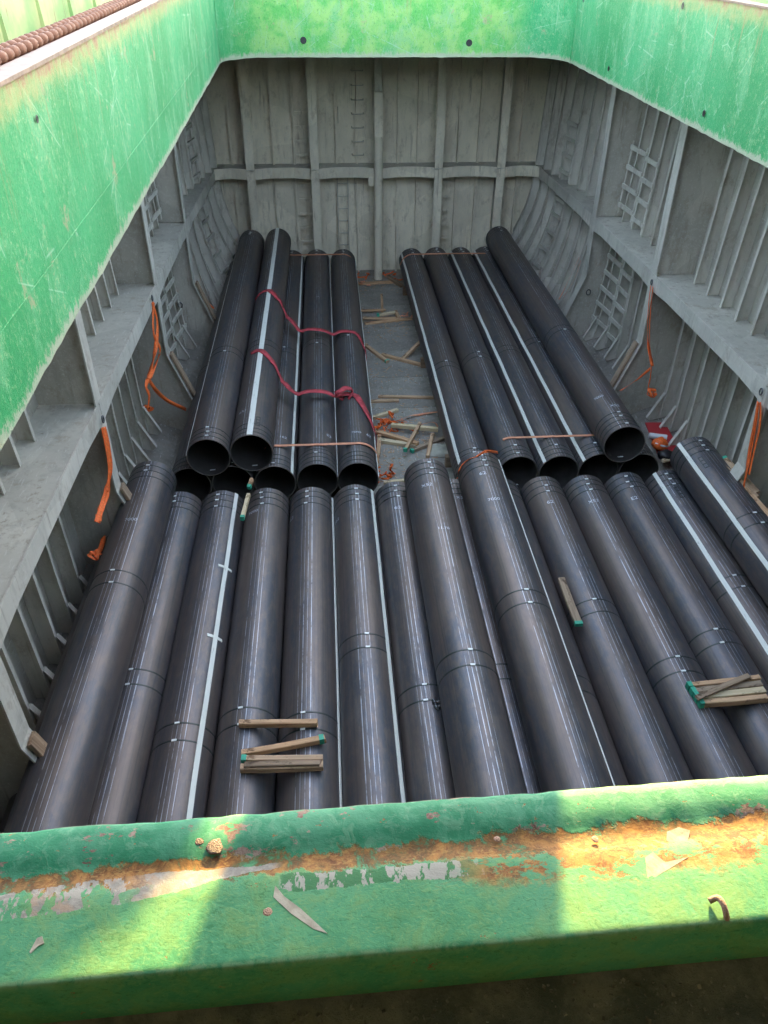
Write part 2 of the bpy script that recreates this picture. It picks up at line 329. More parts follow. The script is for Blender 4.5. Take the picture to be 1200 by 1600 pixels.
M['cloth'] = plain('sacking', (0.52, 0.50, 0.42), 0.85, 0.25, 7, 0.4)
M['black'] = plain('black_plastic', (0.012, 0.012, 0.014), 0.4, 0.2)
M['white'] = plain('white_plastic', (0.72, 0.74, 0.76), 0.4, 0.12, 8)
M['steel'] = plain('shackle_steel', (0.20, 0.20, 0.21), 0.35, 0.4, 20, 0.3, 0.8)
M['rust'] = plain('rusty_steel', (0.26, 0.11, 0.06), 0.85, 0.45, 14, 0.6)
M['rustlight'] = plain('worn_top_rail', (0.30, 0.20, 0.145), 0.7, 0.4, 9, 0.5)
M['stud'] = plain('stud_rust', (0.14, 0.075, 0.055), 0.6, 0.4, 200, 0.5); M['stud2'] = plain('stud_primer', (0.30, 0.17, 0.12), 0.7, 0.3, 200, 0.5)
M['darkwall'] = plain('dark_blocker_paint', (0.035, 0.045, 0.045), 0.7, 0.3, 3)  # kept dark so the added house bounces little light
M['grit'] = plain('grit', (0.26, 0.20, 0.14), 0.8, 0.8, 90)
M['shed'] = plain('sun_blocker_wall', (0.5, 0.48, 0.43), 0.7, 0.2, 1)  # wall of the added sun blocker
M['deck'] = plain('deck_paint', (0.20, 0.24, 0.12), 0.7, 0.5, 3, 0.4)
t_ = NT('bulwark_paint'); c_ = t_.mix(t_.step(t_.noise(1.2, detail=5), 0.35, 0.65), (0.30, 0.46, 0.16), (0.52, 0.52, 0.22))
c_ = t_.mix(t_.step(t_.noise(5, t_.map((1, 1, 0.12)), 7, 0.75), 0.58, 0.68), c_, (0.26, 0.13, 0.06)); M['bulwark'] = t_.out(c_, 0.6, t_.noise(8), 0.4, 0.01)
t_ = NT('dirty_ledge'); n_ = t_.noise(16, detail=9, rough=0.75)
c_ = t_.mix(t_.step(n_, 0.38, 0.62), (0.085, 0.080, 0.055), (0.21, 0.165, 0.11)); c_ = t_.mix(t_.step(t_.noise(9, t_.map(loc=(4, 4, 4)), 6, 0.7), 0.60, 0.68), c_, (0.20, 0.075, 0.04))
c_ = t_.mix(t_.step(t_.noise(120, detail=3, rough=0.8), 0.72, 0.75), c_, (0.40, 0.37, 0.30)); M['ledge'] = t_.out(c_, 0.9, n_, 0.9, 0.01)
t_ = NT('sea_water'); M['sea'] = t_.out((0.02, 0.05, 0.055), 0.12, t_.noise(0.6, detail=6), 0.4, 0.3)

# ------------------------------------------------------------------ hold dimensions
CX, YB, ZS = 1.495, 24.0, 3.10                      # centreline, bulkhead, stringer level
def deck_z(Y): return 6.02 + 0.016 * Y
def hw(Y, z):                                       # half breadth of the shell
    t = min(max((Y - 16.5) / 7.5, 0), 1.3)
    h_ = 5.45 - 0.80 * t ** 1.6
    if z < ZS: h_ -= (1.25 * t ** 1.1 + 0.05) * ((ZS - z) / ZS) ** 2.0
    else: h_ += 0.05 * (z - ZS)
    return h_
HI = 4.68                                           # inner face of webs and stringers
def hi(Y): return HI - 0.10 * max(0, (Y - 18.2) / 5)
WEBS = [0.8, 5.15, 9.6, 14.25, 18.2]
Y0 = -3.0; FD = 0.23                                # aft end of the hold; depth of the ordinary frames

# sea, floor
MB().add([(-3000, -3000, -3.2), (3000, -3000, -3.2), (3000, 3000, -3.2), (-3000, 3000, -3.2)], [(0, 1, 2, 3)]).build('sea', M['sea'])
tag(bpy.data.objects['sea'], kind='structure')
fl = MB().add([(CX - 5.6, Y0, -0.012), (CX + 5.6, Y0, -0.012), (CX + 5.6, YB, -0.012), (CX - 5.6, YB, -0.012)], [(0, 1, 2, 3)]).build('hold_floor', M['rust'])
tag(fl, 'grey steel tank top plating under the pipes', kind='structure')
pm = MB().box((0, 0, -0.006), (2.235, 1.488, 0.012)).mesh('floor_plate', M['floor'])
for i in range(5):
    for j in range(18):
        o = obj('floor_plate', pm, fl, (CX + (i - 2) * 2.24, Y0 + 0.75 + j * 1.5, 0.0 + 0.0015 * ((i + j) % 2)))

# ------------------------------------------------------------------ the two hull sides
def side(s, name):
    X = lambda half: CX + s * half
    ys = list(np.arange(Y0, 16.5, 1.0)) + list(np.linspace(16.5, YB + 0.02, 16)); zs = [0, 0.4, 0.8, 1.3, 1.9, 2.5, ZS, 4, 5, 6.5]
    mb = MB(); grid = [[(X(hw(Y, z)), Y, z) for z in zs] for Y in ys]
    mb.add([p for row in grid for p in row], [(i * len(zs) + k, i * len(zs) + k + 1, (i + 1) * len(zs) + k + 1, (i + 1) * len(zs) + k) for i in range(len(ys) - 1) for k in range(len(zs) - 1)])
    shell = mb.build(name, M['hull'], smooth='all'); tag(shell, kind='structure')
    tag(shell, 'grey painted hull side with frames, %s side of the hold' % ('port' if s < 0 else 'starboard'))
    # sloping bilge plate between floor and shell
    mb = MB(); bz = lambda Y: 0.36
    A = [(X(hw(Y, 0) - 0.72), Y, 0.006) for Y in ys]; B = [(X(hw(Y, 0.36) + 0.02), Y, 0.36) for Y in ys]
    mb.add(A + B, [(i, i + 1, len(ys) + i + 1, len(ys) + i) for i in range(len(ys) - 1)]).build('bilge_plate', M['floor'], shell)
    # frames, upper and lower, each with its bracket
    fys = [y for a, b in zip(WEBS[:-1], WEBS[1:]) for y in np.arange(a + 0.62, b - 0.35, 0.585)] + list(np.arange(18.85, 23.7, 0.585))
    for Y in fys:
        for lo, hi_ in ((0.34, ZS - 0.10), (ZS + 0.008, deck_z(Y) - 0.01)):
            n = 9; mb = MB(); d = FD; bent = random.uniform(-1, 1) * 0.03; bz_ = random.uniform(0.2, 0.8)
            zz = np.linspace(lo, hi_, n)
            def yy(z): u = (z - lo) / (hi_ - lo); return Y + bent * math.exp(-((u - bz_) / 0.14) ** 2)
            ri = [[(X(hw(Y, z) + 0.01), Y, z), (X(hw(Y, z) - d), yy(z), z), (X(hw(Y, z) - d), yy(z) - 0.065, z), (X(hw(Y, z) - d + 0.014), yy(z) - 0.065, z), (X(hw(Y, z) - d + 0.014), yy(z) - 0.012, z), (X(hw(Y, z) + 0.01), Y - 0.012, z)] for z in zz]
            f = mb.loft(ri).build('frame', M['frame'], shell)
            if lo < 1:
                h0 = hw(Y, 0.36)
                p = [(X(h0 - FD + 0.012), Y + 0.004, 0.86), (X(h0 - FD - 0.25), Y + 0.004, 0.30), (X(h0 - FD - 0.18), Y + 0.004, 0.22), (X(h0), Y + 0.004, 0.33), (X(h0), Y + 0.004, 0.86)]
                b = MB().prism(p, (0, 0.012, 0))
                a_, b_ = Vector(p[0]), Vector(p[1]); nrm = Vector((-s, 0, 0.6)).normalized()
                b.prism([a_ + Vector((0, -0.05, 0)), b_ + Vector((0, -0.05, 0)), b_ + Vector((0, 0.03, 0)), a_ + Vector((0, 0.03, 0))], nrm * 0.012)
                b.build('bracket', M['frame'], f)
    # deep web frames with face plates
    for Y in WEBS:
        zt = deck_z(Y) - 0.012
        for k, (lo, up) in enumerate(((0.0, ZS - 0.03), (ZS + 0.01, zt))):
            zz = np.linspace(up, 0.35, 10) if k == 0 else np.linspace(up, lo, 6)
            outer = [(X(hw(Y, z)), Y, z) for z in zz]
            inner = [(X(HI), Y, up), (X(HI), Y, 1.75), (X(4.20), Y, 0.42), (X(4.15), Y, 0.02), (X(4.62), Y, 0.02)] if k == 0 else [(X(HI), Y, up), (X(HI), Y, lo)]
            wf = MB().prism(outer + inner[::-1], (0, 0.016, 0)).build('web_frame', M['hull'], shell)
            path = inner[:4] if k == 0 else inner
            mb = MB()
            for a, b in zip(path[:-1], path[1:]):
                a, b = Vector(a), Vector(b); t = (b - a).normalized(); n = Vector((0, 1, 0)).cross(t).normalized()
                if n.x * s > 0: n = -n
                a2, b2 = a - t * 0.004, b + t * 0.004; e = Vector((0, 0.13, 0)); c = Vector((0, 0.008, 0))
                mb.prism([a2 - e + c, b2 - e + c, b2 + e + c, a2 + e + c], n * 0.02)
            mb.build('face_plate', M['frame'], wf)
    # stringer shelf with its face plate
    ys2 = sorted(set(list(np.arange(Y0, 18.2, 1.0)) + [18.2] + list(np.linspace(18.8, 23.2, 8)) + [YB - 0.005]))
    mb = MB(); ou = [(X(hw(Y, ZS) + 0.01), Y) for Y in ys2]; inn = [(X(hi(Y)), Y) for Y in ys2]
    rings = [[(o_[0], o_[1], ZS), (i_[0], i_[1], ZS), (i_[0], i_[1], ZS - 0.016), (o_[0], o_[1], ZS - 0.016)] for o_, i_ in zip(ou, inn)]
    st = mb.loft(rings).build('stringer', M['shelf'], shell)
    cuts = [Y0] + WEBS + [23.2]
    for a, b in zip(cuts[:-1], cuts[1:]):
        a_, b_ = a + (0.0 if a == Y0 else 0.02), b - 0.02
        yy = np.linspace(a_, b_, 7)
        def dep(Y): u = min(Y - a_, b_ - Y); return 0.0 if u > 0.7 else 0.05 * (1 - u / 0.7) ** 1.5        # haunch towards the webs
        rings = [[(X(hi(Y) - 0.004), Y, ZS + 0.022), (X(hi(Y) - 0.024), Y, ZS + 0.022), (X(hi(Y) - 0.024), Y, ZS - 0.235 - dep(Y)), (X(hi(Y) - 0.004), Y, ZS - 0.235 - dep(Y))] for Y in yy]
        MB().loft(rings).build('face_plate', M['frame'], st)
    return shell
PORT = side(-1, 'hull_side_left'); STAR = side(1, 'hull_side_right')

# ------------------------------------------------------------------ forward bulkhead
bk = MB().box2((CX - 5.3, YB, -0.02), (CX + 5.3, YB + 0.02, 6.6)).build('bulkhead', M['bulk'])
tag(bk, 'grey stiffened bulkhead at the far end of the hold', kind='structure')
BW = [-2.07, -0.29, 3.18, 4.95]
YF = 23.22
for X_ in BW:
    zt = deck_z(YB) - 0.01
    for lo, up in ((0.0, ZS - 0.02), (ZS + 0.01, zt)):
        wf = MB().box2((X_ - 0.008, YF, lo), (X_ + 0.008, YB, up)).build('web_frame', M['hull'], bk)
        MB().box2((X_ - 0.115, YF - 0.02, lo), (X_ + 0.115, YF, up)).build('face_plate', M['bulk'], wf)
MB().box2((CX - 5, YB - 0.006, 5.02), (CX + 5, YB, 5.045)).build('weld_seam', M['bulk'], bk)
xs_st = []
allw = [CX - 4.7] + BW[:2] + [1.48] + BW[2:] + [CX + 4.7]
for a, b in zip(allw[:-1], allw[1:]):
    n = max(1, int(round((b - a) / 0.58)) - 1)
    for k in range(n): xs_st.append(a + (b - a) * (k + 1) / (n + 1))
for X_ in xs_st:
    for lo, up in ((0.0, ZS - 0.02), (ZS + 0.01, 6.4)):
        zz = np.linspace(lo, up, 7); be = random.uniform(-0.02, 0.02)
        rings = []
        for q, z in enumerate(zz):
            dx = be * math.sin(q * 1.3)
            rings.append([(X_, YB + 0.005, z), (X_ + dx, YB - 0.15, z), (X_ + dx + 0.05, YB - 0.15, z), (X_ + dx + 0.05, YB - 0.138, z), (X_ + dx + 0.012, YB - 0.138, z), (X_ + 0.012, YB + 0.005, z)])
        MB().loft(rings).build('stiffener', M['bulk'], bk)
# stringer across the bulkhead, deeper at the webs
def sc_edge(X_):
    d = min(abs(X_ - q) for q in allw); return YF + 0.16 * min(1, max(0, (d - 0.14) / 0.42)) ** 0.8
xx = [x for x in np.linspace(CX - 4.57, CX + 4.57, 120)]
rings = [[(x, sc_edge(x), ZS + 0.004), (x, YB, ZS + 0.004), (x, YB, ZS - 0.012), (x, sc_edge(x), ZS - 0.012)] for x in xx]
bs_ = MB().loft(rings).build('stringer', M['shelf'], bk)
cuts = [CX - 4.57] + BW[:2] + [1.48] + BW[2:] + [CX + 4.57]
for a, b in zip(cuts[:-1], cuts[1:]):
    yy = np.linspace(a + (0.12 if a in allw else 0), b - (0.12 if b in allw else 0), 18)
    rings = [[(x, sc_edge(x), ZS + 0.03), (x, sc_edge(x) - 0.018, ZS + 0.03), (x, sc_edge(x) - 0.018, ZS - 0.25), (x, sc_edge(x), ZS - 0.25)] for x in yy]
    MB().loft(rings).build('face_plate', M['bulk'], bs_)
# centre pillar
p = MB().prism([(1.47, YB, 0), (1.47, 23.30, 0), (1.47, 23.30, 5.0), (1.47, 23.62, 6.38), (1.47, YB, 6.38)], (0.016, 0, 0)).build('centre_girder', M['hull'], bk)
MB().box2((1.365, 23.10, 3.9), (1.595, 23.30, 5.02)).build('face_plate', M['bulk'], p)
MB().prism([(1.38, 23.30, 5.0), (1.58, 23.30, 5.0), (1.58, 23.62, 6.38), (1.38, 23.62, 6.38)], (0, -0.02, 0.006)).build('face_plate', M['hull'], p)
pil = MB().tube([(1.48, 23.18, 0.0), (1.48, 23.18, 3.95)], 0.125, 20).build('pillar', M['bulk'], bk, smooth=True)
MB().box2((1.20, 23.22, ZS - 0.45), (1.42, 23.34, ZS - 0.2)).build('pillar_bracket', M['bulk'], bk)
# aft bulkhead behind the camera
tag(MB().box2((CX - 5.6, Y0 - 0.02, -0.02), (CX + 5.6, Y0, 6.1)).build('bulkhead_aft', M['hull']), 'grey bulkhead closing the near end of the hold', kind='structure')

# ------------------------------------------------------------------ deck, bulwarks
HX = 3.46; XL, XR = CX - HX, CX + HX
def xl(Y): return XL + 0.0205 * max(0, 17.55 - Y)
YC1, YC0 = 18.45, 0.44
def dq(mb, x0, y0, x1, y1):
    mb.add([(x0, y0, deck_z(y0)), (x1, y0, deck_z(y0)), (x1, y1, deck_z(y1)), (x0, y1, deck_z(y1)), (x0, y0, deck_z(y0) - 0.015), (x1, y0, deck_z(y0) - 0.015), (x1, y1, deck_z(y1) - 0.015), (x0, y1, deck_z(y1) - 0.015)],
           [(0, 1, 2, 3), (7, 6, 5, 4), (0, 4, 5, 1), (1, 5, 6, 2), (2, 6, 7, 3), (3, 7, 4, 0)])
mb = MB(); dq(mb, CX - 5.9, -8, XL - 0.03, 30); mb.add([(XL - 0.03, 0, deck_z(0) + 0.003), (xl(0) - 0.02, 0, deck_z(0) + 0.003), (XL - 0.02, 17.5, deck_z(17.5) + 0.003)], [(0, 1, 2)]); dq(mb, XR + 0.03, -8, CX + 5.9, 30); dq(mb, XL - 0.03, YC1 + 0.03, XR + 0.03, 30); dq(mb, XL - 0.03, -8, XR + 0.03, 0.36)
tag(mb.build('deck', M['deck']), 'weathered green steel deck around the hatch', kind='structure')
for s, nm, lb in ((-1, 'bulwark', 'sunlit yellow-green bulwark with rust streaks beyond the coaming'), (1, 'bulwark', 'green bulwark on the starboard edge of the deck')):
    X_ = CX + s * 5.86
    root = MB().add([(X_, -8, deck_z(-8)), (X_, 30, deck_z(30)), (X_, 30, deck_z(30) + 1.45), (X_, -8, deck_z(-8) + 1.75),
                     (X_ + s * 0.02, -8, deck_z(-8)), (X_ + s * 0.02, 30, deck_z(30)), (X_ + s * 0.02, 30, deck_z(30) + 1.45), (X_ + s * 0.02, -8, deck_z(-8) + 1.75)],
                    [(0, 1, 2, 3), (7, 6, 5, 4), (3, 2, 6, 7), (0, 3, 7, 4), (1, 5, 6, 2)]).build(nm, M['bulwark']); tag(root, lb, 'bulwark', 'bulwarks')
    for Y in np.arange(-7, 30, 1.8):
        MB().prism([(X_ - s * 0.02, Y, deck_z(Y)), (X_ - s * 0.14, Y, deck_z(Y)), (X_ - s * 0.05, Y, deck_z(Y) + 1.35), (X_ - s * 0.02, Y, deck_z(Y) + 1.35)], (0, 0.015, 0)).build('stay', M['bulwark'], root)

# ------------------------------------------------------------------ hatch coaming
CH = 1.40
def wall(pts, nz, mat, name, label, amp=0.012, outn=None):
    """pts: plan polyline of the inner face; the plate is buckled a little and 20 mm thick"""
    mb = MB(); inner = []; outer = []
    for i, (x, y) in enumerate(pts):
        a = Vector(pts[max(i - 1, 0)]); b = Vector(pts[min(i + 1, len(pts) - 1)]); t = (b - a).normalized(); n = Vector((-t.y, t.x))   # to the left of travel = outwards
        for k in range(nz + 1):
            z = deck_z(y) - 0.03 + (CH + 0.03) * k / nz
            q = amp * (wob(x, y, z, 1.1, 3) + 0.5 * wob(x, y, z, 3.2, 8)) * (0 if i in (0, len(pts) - 1) else 1)
            if k == 0: z += 0.012 * wob(x, y, 0, 5, 1)
            inner.append((x + n.x * q, y + n.y * q, z)); outer.append((x + n.x * (q + 0.022), y + n.y * (q + 0.022), z))
    N = len(pts); m = nz + 1; fs = []; off = N * m
    for i in range(N - 1):
        for k in range(nz):
            a = i * m + k; fs.append((a, a + 1, a + m + 1, a + m)); fs.append((off + a, off + a + m, off + a + m + 1, off + a + 1))
        a = i * m; fs.append((a, a + m, off + a + m, off + a)); a = i * m + nz; fs.append((a, off + a, off + a + m, a + m))
    mb.add(inner + outer, fs)
    o = mb.build(name, mat, smooth='all'); tag(o, label, 'coaming', 'sides of the hatch coaming'); o.data.set_sharp_from_angle(angle=R(40))
    return o
rad = 0.9
lp = [(xl(y), y) for y in np.arange(YC0 - 0.02, YC1 - rad, 0.14)] + [(XL, YC1 - rad)]
rp = [(XR, y) for y in np.arange(YC0 - 0.02, YC1 - rad, 0.14)] + [(XR, YC1 - rad)]
arcL = [(XL + rad - rad * math.cos(a), YC1 - rad + rad * math.sin(a)) for a in np.linspace(0, math.pi / 2, 12)]
arcR = [(XR - rad + rad * math.sin(a), YC1 - rad + rad * math.cos(a)) for a in np.linspace(0, math.pi / 2, 12)]
fp = arcL + [(x, YC1) for x in np.linspace(XL + rad, XR - rad, 40)[1:-1]] + arcR
cl = wall(lp, 16, M['side_paint'], 'hatch_coaming', 'scraped green coaming plate on the port side, below the rusty chain')
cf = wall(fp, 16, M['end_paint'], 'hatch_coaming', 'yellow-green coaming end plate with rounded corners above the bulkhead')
cr = wall(rp[::-1], 16, M['side_paint'], 'hatch_coaming', 'mint green coaming plate on the starboard side, streaked and scuffed')
# top rails
def rail(o, pts, sgn):
    rings = []
    for i, (x, y) in enumerate(pts):
        a = Vector(pts[max(i - 1, 0)]); b = Vector(pts[min(i + 1, len(pts) - 1)]); t = (b - a).normalized(); n = Vector((-t.y, t.x)); z = deck_z(y) + CH
        rings.append([(x - n.x * 0.015, y - n.y * 0.015, z + 0.003), (x + n.x * 0.16, y + n.y * 0.16, z + 0.003), (x + n.x * 0.16, y + n.y * 0.16, z + 0.025), (x - n.x * 0.015, y - n.y * 0.015, z + 0.025)])
    MB().loft(rings).build('top_rail', M['rustlight'], o)
rail(cl, lp, 1); rail(cf, fp, 1); rail(cr, rp[::-1], 1)
# drain holes: short pipe stubs let into the plate
def hole(o, p, nrm, ry=0.03):
    n = Vector(nrm); u = n.orthogonal().normalized(); v = n.cross(u); k = 14; rings = []
    for d, r_ in ((0.004, ry * 1.18), (0.006, ry), (0.0055, ry * 0.98), (0.003, ry * 0.2)):
        rings.append([Vector(p) + n * d + (u * math.cos(2 * math.pi * i / k) + v * math.sin(2 * math.pi * i / k)) * r_ for i in range(k)])
    MB().loft(rings).build('drain_hole', M['black'], o)
for x, y in ((474, 63), (733, 67)): q = atY(x, y, YC1 - 0.012); hole(cf, q, (0, -1, 0), 0.055)
for x, y in ((190, 320), (280, 172), (57, 186)): q = atX(x, y, xl((15 if x == 280 else 8 if x == 190 else 5.5)) + 0.012); hole(cl, q, (1, 0, 0), 0.020)
for x, y in ((1100, 177), (951, 107), (1067, 9), (912, 0)): q = atX(x, y, XR - 0.010); hole(cr, q, (-1, 0, 0), 0.036)

# near coaming: battered flange, modelled as a fine mesh; its profile runs from the inner edge back to the lip
zt = deck_z(0.3) + CH                                   # 7.425
prof = [(0.448, -1.42, 0), (0.448, -0.06, 0), (0.4485, -0.010, 0.6), (0.4475, -0.003, 0.8), (0.444, -0.0005, 1), (0.436, 0.0005, 1.1), (0.426, 0.001, 1.2), (0.416, 0.0005, 1.1), (0.408, -0.0015, 1), (0.400, -0.003, 0.9), (0.392, -0.0025, 0.9), (0.384, -0.001, 0.8),
        (0.376, 0.0, 0.6), (0.368, 0.0, 0.5), (0.360, 0.0, 0.4), (0.352, 0.0, 0.35), (0.344, 0.0, 0.3), (0.336, 0.0, 0.3), (0.328, 0.0, 0.25), (0.320, 0.0, 0.25), (0.313, 0.0, 0.2), (0.3085, -0.0003, 0.15), (0.3062, -0.0016, 0.12), (0.3052, -0.004, 0.1), (0.305, -0.02, 0.1), (0.305, -0.036, 0.1), (0.305, -0.066, 0.1), (0.308, -0.068, 0), (0.335, -0.068, 0)]
xs = sorted(set([round(v, 4) for v in np.arange(XL - 0.02, -0.62, 0.05)] + [round(v, 4) for v in np.arange(-0.62, 0.80, 0.0045)] + [round(v, 4) for v in np.arange(0.80, XR + 0.02, 0.05)]))
rings = []
for x in xs:
    row = []
    for (y, dz, am) in prof:
        z = zt + dz
        d = am * (0.0014 * wob(x, y * 2, 0, 8, 2) + 0.0006 * wob(x, y, 0, 38, 5) + 0.0006 * wob(x, y, 0, 95, 7))
        yo = 0.0022 * am * (wob(x, 0, 3, 14, 4) + 0.8 * wob(x, 0, 9, 45, 2)) if 0.405 < y and dz > -0.05 else 0.0006 * wob(x, 1, 0, 6, 9)
        row.append((x, y + yo + 0.018 * max(-1, min(1, x)), z + d))
    rings.append(row)
cn = MB().loft(rings, closed=False).build('hatch_coaming', M['near'], smooth='all')
tag(cn, 'battered green coaming flange with rust and peeling paint in the foreground', 'coaming', 'sides of the hatch coaming')
ed = MB()
xs2 = np.arange(-1.6, 2.0, 0.012); ysl = np.linspace(0.335, 0.12, 40)
ed.add([(x, y, zt - 0.071 + 0.004 * wob(x, y, 0, 22, 6) + 0.003 * wob(x, y, 0, 5, 1)) for x in xs2 for y in ysl], [(i * 40 + j, i * 40 + j + 1, (i + 1) * 40 + j + 1, (i + 1) * 40 + j) for i in range(len(xs2) - 1) for j in range(39)])
ed.build('ledge', M['ledge'], cn, smooth='all')
tag(cn.children[0], 'dark dirty ledge with grit')
# weld studs and lugs on the flange
def blob(name, c, r, mat, parent=None, seed=0, sq=0.6):
    mb = MB(); rings = []
    for i in range(1, 8):
        th = math.pi * i / 8; row = []
        for k in range(12):
            d = Vector((math.sin(th) * math.cos(k * math.pi / 6), math.sin(th) * math.sin(k * math.pi / 6), math.cos(th) * sq))
            row.append(Vector(c) + d * r * (1 + 0.3 * wob(d.x, d.y, d.z, 1.7, seed)))
        rings.append(row)
    return mb.loft(rings).build(name, mat, parent, smooth='all')
for i, (x, y, r_, mt) in enumerate(((337, 1322, 0.0085, 'stud'), (312, 1314, 0.005, 'stud'), (777, 1311, 0.0030, 'stud2'), (930, 1311, 0.0034, 'stud2'), (418, 1425, 0.0040, 'stud2'))):
    blob('weld_stud', at(x, y, zt - (0.064 if y > 1500 else 0.0)), r_, M[mt], cn, i * 2.3, 0.16)
ho = [at(1108, 1408, zt + 0.003), at(1121, 1403, zt + 0.007), at(1130, 1413, zt + 0.008), at(1135, 1430, zt + 0.004), at(1135, 1436, zt - 0.002)]
MB().tube(smooth_path(ho, 4), 0.0027, 8).build('bent_lug', M['stud2'], cn, smooth='all')

# grit and rust scale lying on the ledge
gm = MB(); rg_ = random.Random(4)
for k in range(1800):
    x_ = rg_.uniform(-0.45, 0.6); y_ = 0.30 - abs(rg_.gauss(0, 0.06)); z_ = zt - 0.071 + 0.004 * wob(x_, y_, 0, 22, 6) + 0.003 * wob(x_, y_, 0, 5, 1); r_ = rg_.choice((0.0004, 0.0005, 0.0007, 0.0013)) * rg_.uniform(0.6, 1.3)
    y_ = max(y_, 0.14); gm.box((x_, y_ + 0.018 * x_, z_ + r_ * 0.3), (r_ * 2, r_ * rg_.uniform(1, 3), r_), Matrix.Rotation(rg_.uniform(0, 3), 3, 'Z') @ Matrix.Rotation(rg_.uniform(-0.5, 0.5), 3, 'X'))
tag(gm.build('grit', M['grit'], cn), kind='stuff')
# weld beads on the coaming plates
for o_, pts_, off in ((cl, lp, 1),):
    MB().tube([(x + off * 0.004, y, deck_z(y) + 0.42 + 0.004 * wob(x, y, 0, 3, 2)) for x, y in pts_[::2]], 0.0035, 6).build('weld_bead', M['side_paint'], o_, smooth='all')
for o_, (x, y) in ((cf, arcL[0]), (cf, arcR[-1])):
    MB().tube([(x + (0.004 if x < CX else -0.004), y + 0.01, deck_z(y) + q) for q in np.linspace(0, 1.39, 12)], 0.008, 6).build('weld_bead', M['end_paint'], o_, smooth='all')

# loose paint flakes on the flange
def flake(px, label, lift=0.0002, dz=0.0):
    P = [at(x, y, zt + dz) for x, y in px]; c = sum(P, Vector()) / len(P); mb = MB()
    n = len(P); top = [p - c + Vector((0, 0, lift * (1 if i % 2 else 0.2) + 0.0004)) for i, p in enumerate(P)]
    cen = Vector((0, 0, lift * 0.5 + 0.0004)); bot = [q - Vector((0, 0, 0.0008)) for q in top]
    mb.add(top + [cen] + bot + [cen - Vector((0, 0, 0.0008))], [(i, (i + 1) % n, n) for i in range(n)] + [((i + 1) % n + n + 1, i + n + 1, 2 * n + 1) for i in range(n)] + [(i, i + n + 1, (i + 1) % n + n + 1, (i + 1) % n) for i in range(n)])
    o = mb.build('paint_flake', M['flake'], loc=c); tag(o, label, 'paint flake', 'paint flakes on the coaming')
t_ = NT('paint_flake'); M['flake'] = t_.out(t_.mix(t_.step(t_.noise(60, detail=6), 0.35, 0.65), (0.22, 0.19, 0.15), (0.32, 0.295, 0.245)), 0.7, t_.noise(90), 0.4, 0.002)
flake([(430, 1384), (440, 1398), (470, 1420), (512, 1459), (490, 1452), (455, 1428), (427, 1402)], 'long pale splinter of paint pointing down the green flange')
flake([(1042, 1300), (1060, 1293), (1078, 1298), (1074, 1318), (1058, 1323), (1041, 1314)], 'pinkish paint chip on the rusty part of the flange', dz=-0.0022)
flake([(1008, 1340), (1020, 1332), (1040, 1348), (1075, 1340), (1050, 1355), (1012, 1378)], 'white triangular paint flake on the yellowed flange', dz=-0.0006)
flake([(58, 1466), (66, 1463), (69, 1474), (60, 1478), (48, 1490), (46, 1488)], 'tiny white curl of paint near the flange lip')

# chain along the port coaming
ch = empty('drive_chain', (xl(5) - 0.20, 5, deck_z(5) + CH)); tag(ch, 'rusty double row hatch chain lying along the port coaming top', 'chain')
lm = MB(); rr = []
for k, (yy_, r_) in enumerate(((-0.050, 0.014), (-0.044, 0.028), (-0.024, 0.036), (0.024, 0.036), (0.044, 0.028), (0.050, 0.014))):
    rr.append([(math.cos(a) * r_ * 1.1, yy_, math.sin(a) * r_) for a in np.linspace(0, 2 * math.pi, 12, endpoint=False)])
lm = lm.loft(rr).mesh('link', M['rust'], 'all')
for k in range(60):
    Y = 3.6 + k * 0.140
    for dx in (-0.015, -0.105):
        o = obj('link', lm, ch); o.location = (dx - 0.0205 * (Y - 5) + random.uniform(-0.004, 0.004), Y - 5, 0.045 + 0.016 * (Y - 5)); o.rotation_euler = (0, random.uniform(-0.3, 0.3), random.uniform(-0.12, 0.12))
MB().loft([[(e - 0.0205 * (y - 5), y - 5, d + 0.016 * (y - 5)) for e, d in ((0.03, -0.02), (-0.16, -0.02), (-0.16, 0.006), (0.03, 0.006))] for y in (3, 8, 13)]).build('chain_track', M['rust'], ch)

# added light blockers, out of view: shed and gear against sun, house against sky
def rel(mb, name, mat, par): o = mb.build(name, mat, None); o.parent = par; o.matrix_parent_inverse = Matrix.Translation(-par.location); return o
dh = empty('sun_blocker_shed', (15, 50, -3.2)); tag(dh, 'unseen pale shed added ahead of the ship to block the sun', 'sun blocker')  # added out of view to keep the low sun off hold and coaming
rel(MB().box2((5.0, 45.0, -3.2), (26, 70.0, 18.3)), 'wall', M['shed'], dh)
rel(MB().box2((4.9, 44.85, 18.3), (26.2, 70.2, 18.55)), 'roof', M['shed'], dh)
for q in range(5): rel(MB().box2((7 + q * 3.8, 44.95, 12.2), (9 + q * 3.8, 44.998, 14.0)), 'window', M['black'], dh)
lb = empty('sun_blocker_beam', (-0.4, 4.0, 8.2)); tag(lb, 'unseen beam on wire ropes added above the hatch to break up the sun', 'lifting beam')  # added out of view to shape the sun patch on the near flange
rel(MB().prism([(-1.3, 3.95, 8.18), (0.84, 3.95, 8.30), (0.78, 3.95, 8.355), (0.60, 3.95, 8.40), (0.58, 3.95, 8.58), (-1.3, 3.95, 8.58)], (0, 0.10, 0)), 'beam', M['rust'], lb)
for x_ in (-1.1, 0.4): rel(MB().tube([(x_, 4.0, 8.55), (-0.35, 4.0, 13.0), (-0.35, 4.0, 20.0)], 0.014, 8), 'wire_rope', M['steel'], lb)
hb = empty('sun_blocker_block', (1.0, 4.0, 8.1)); tag(hb, 'unseen block on a wire added above the hatch to shade the flange', 'hook block')  # added out of view; its shadow splits the sun on the flange
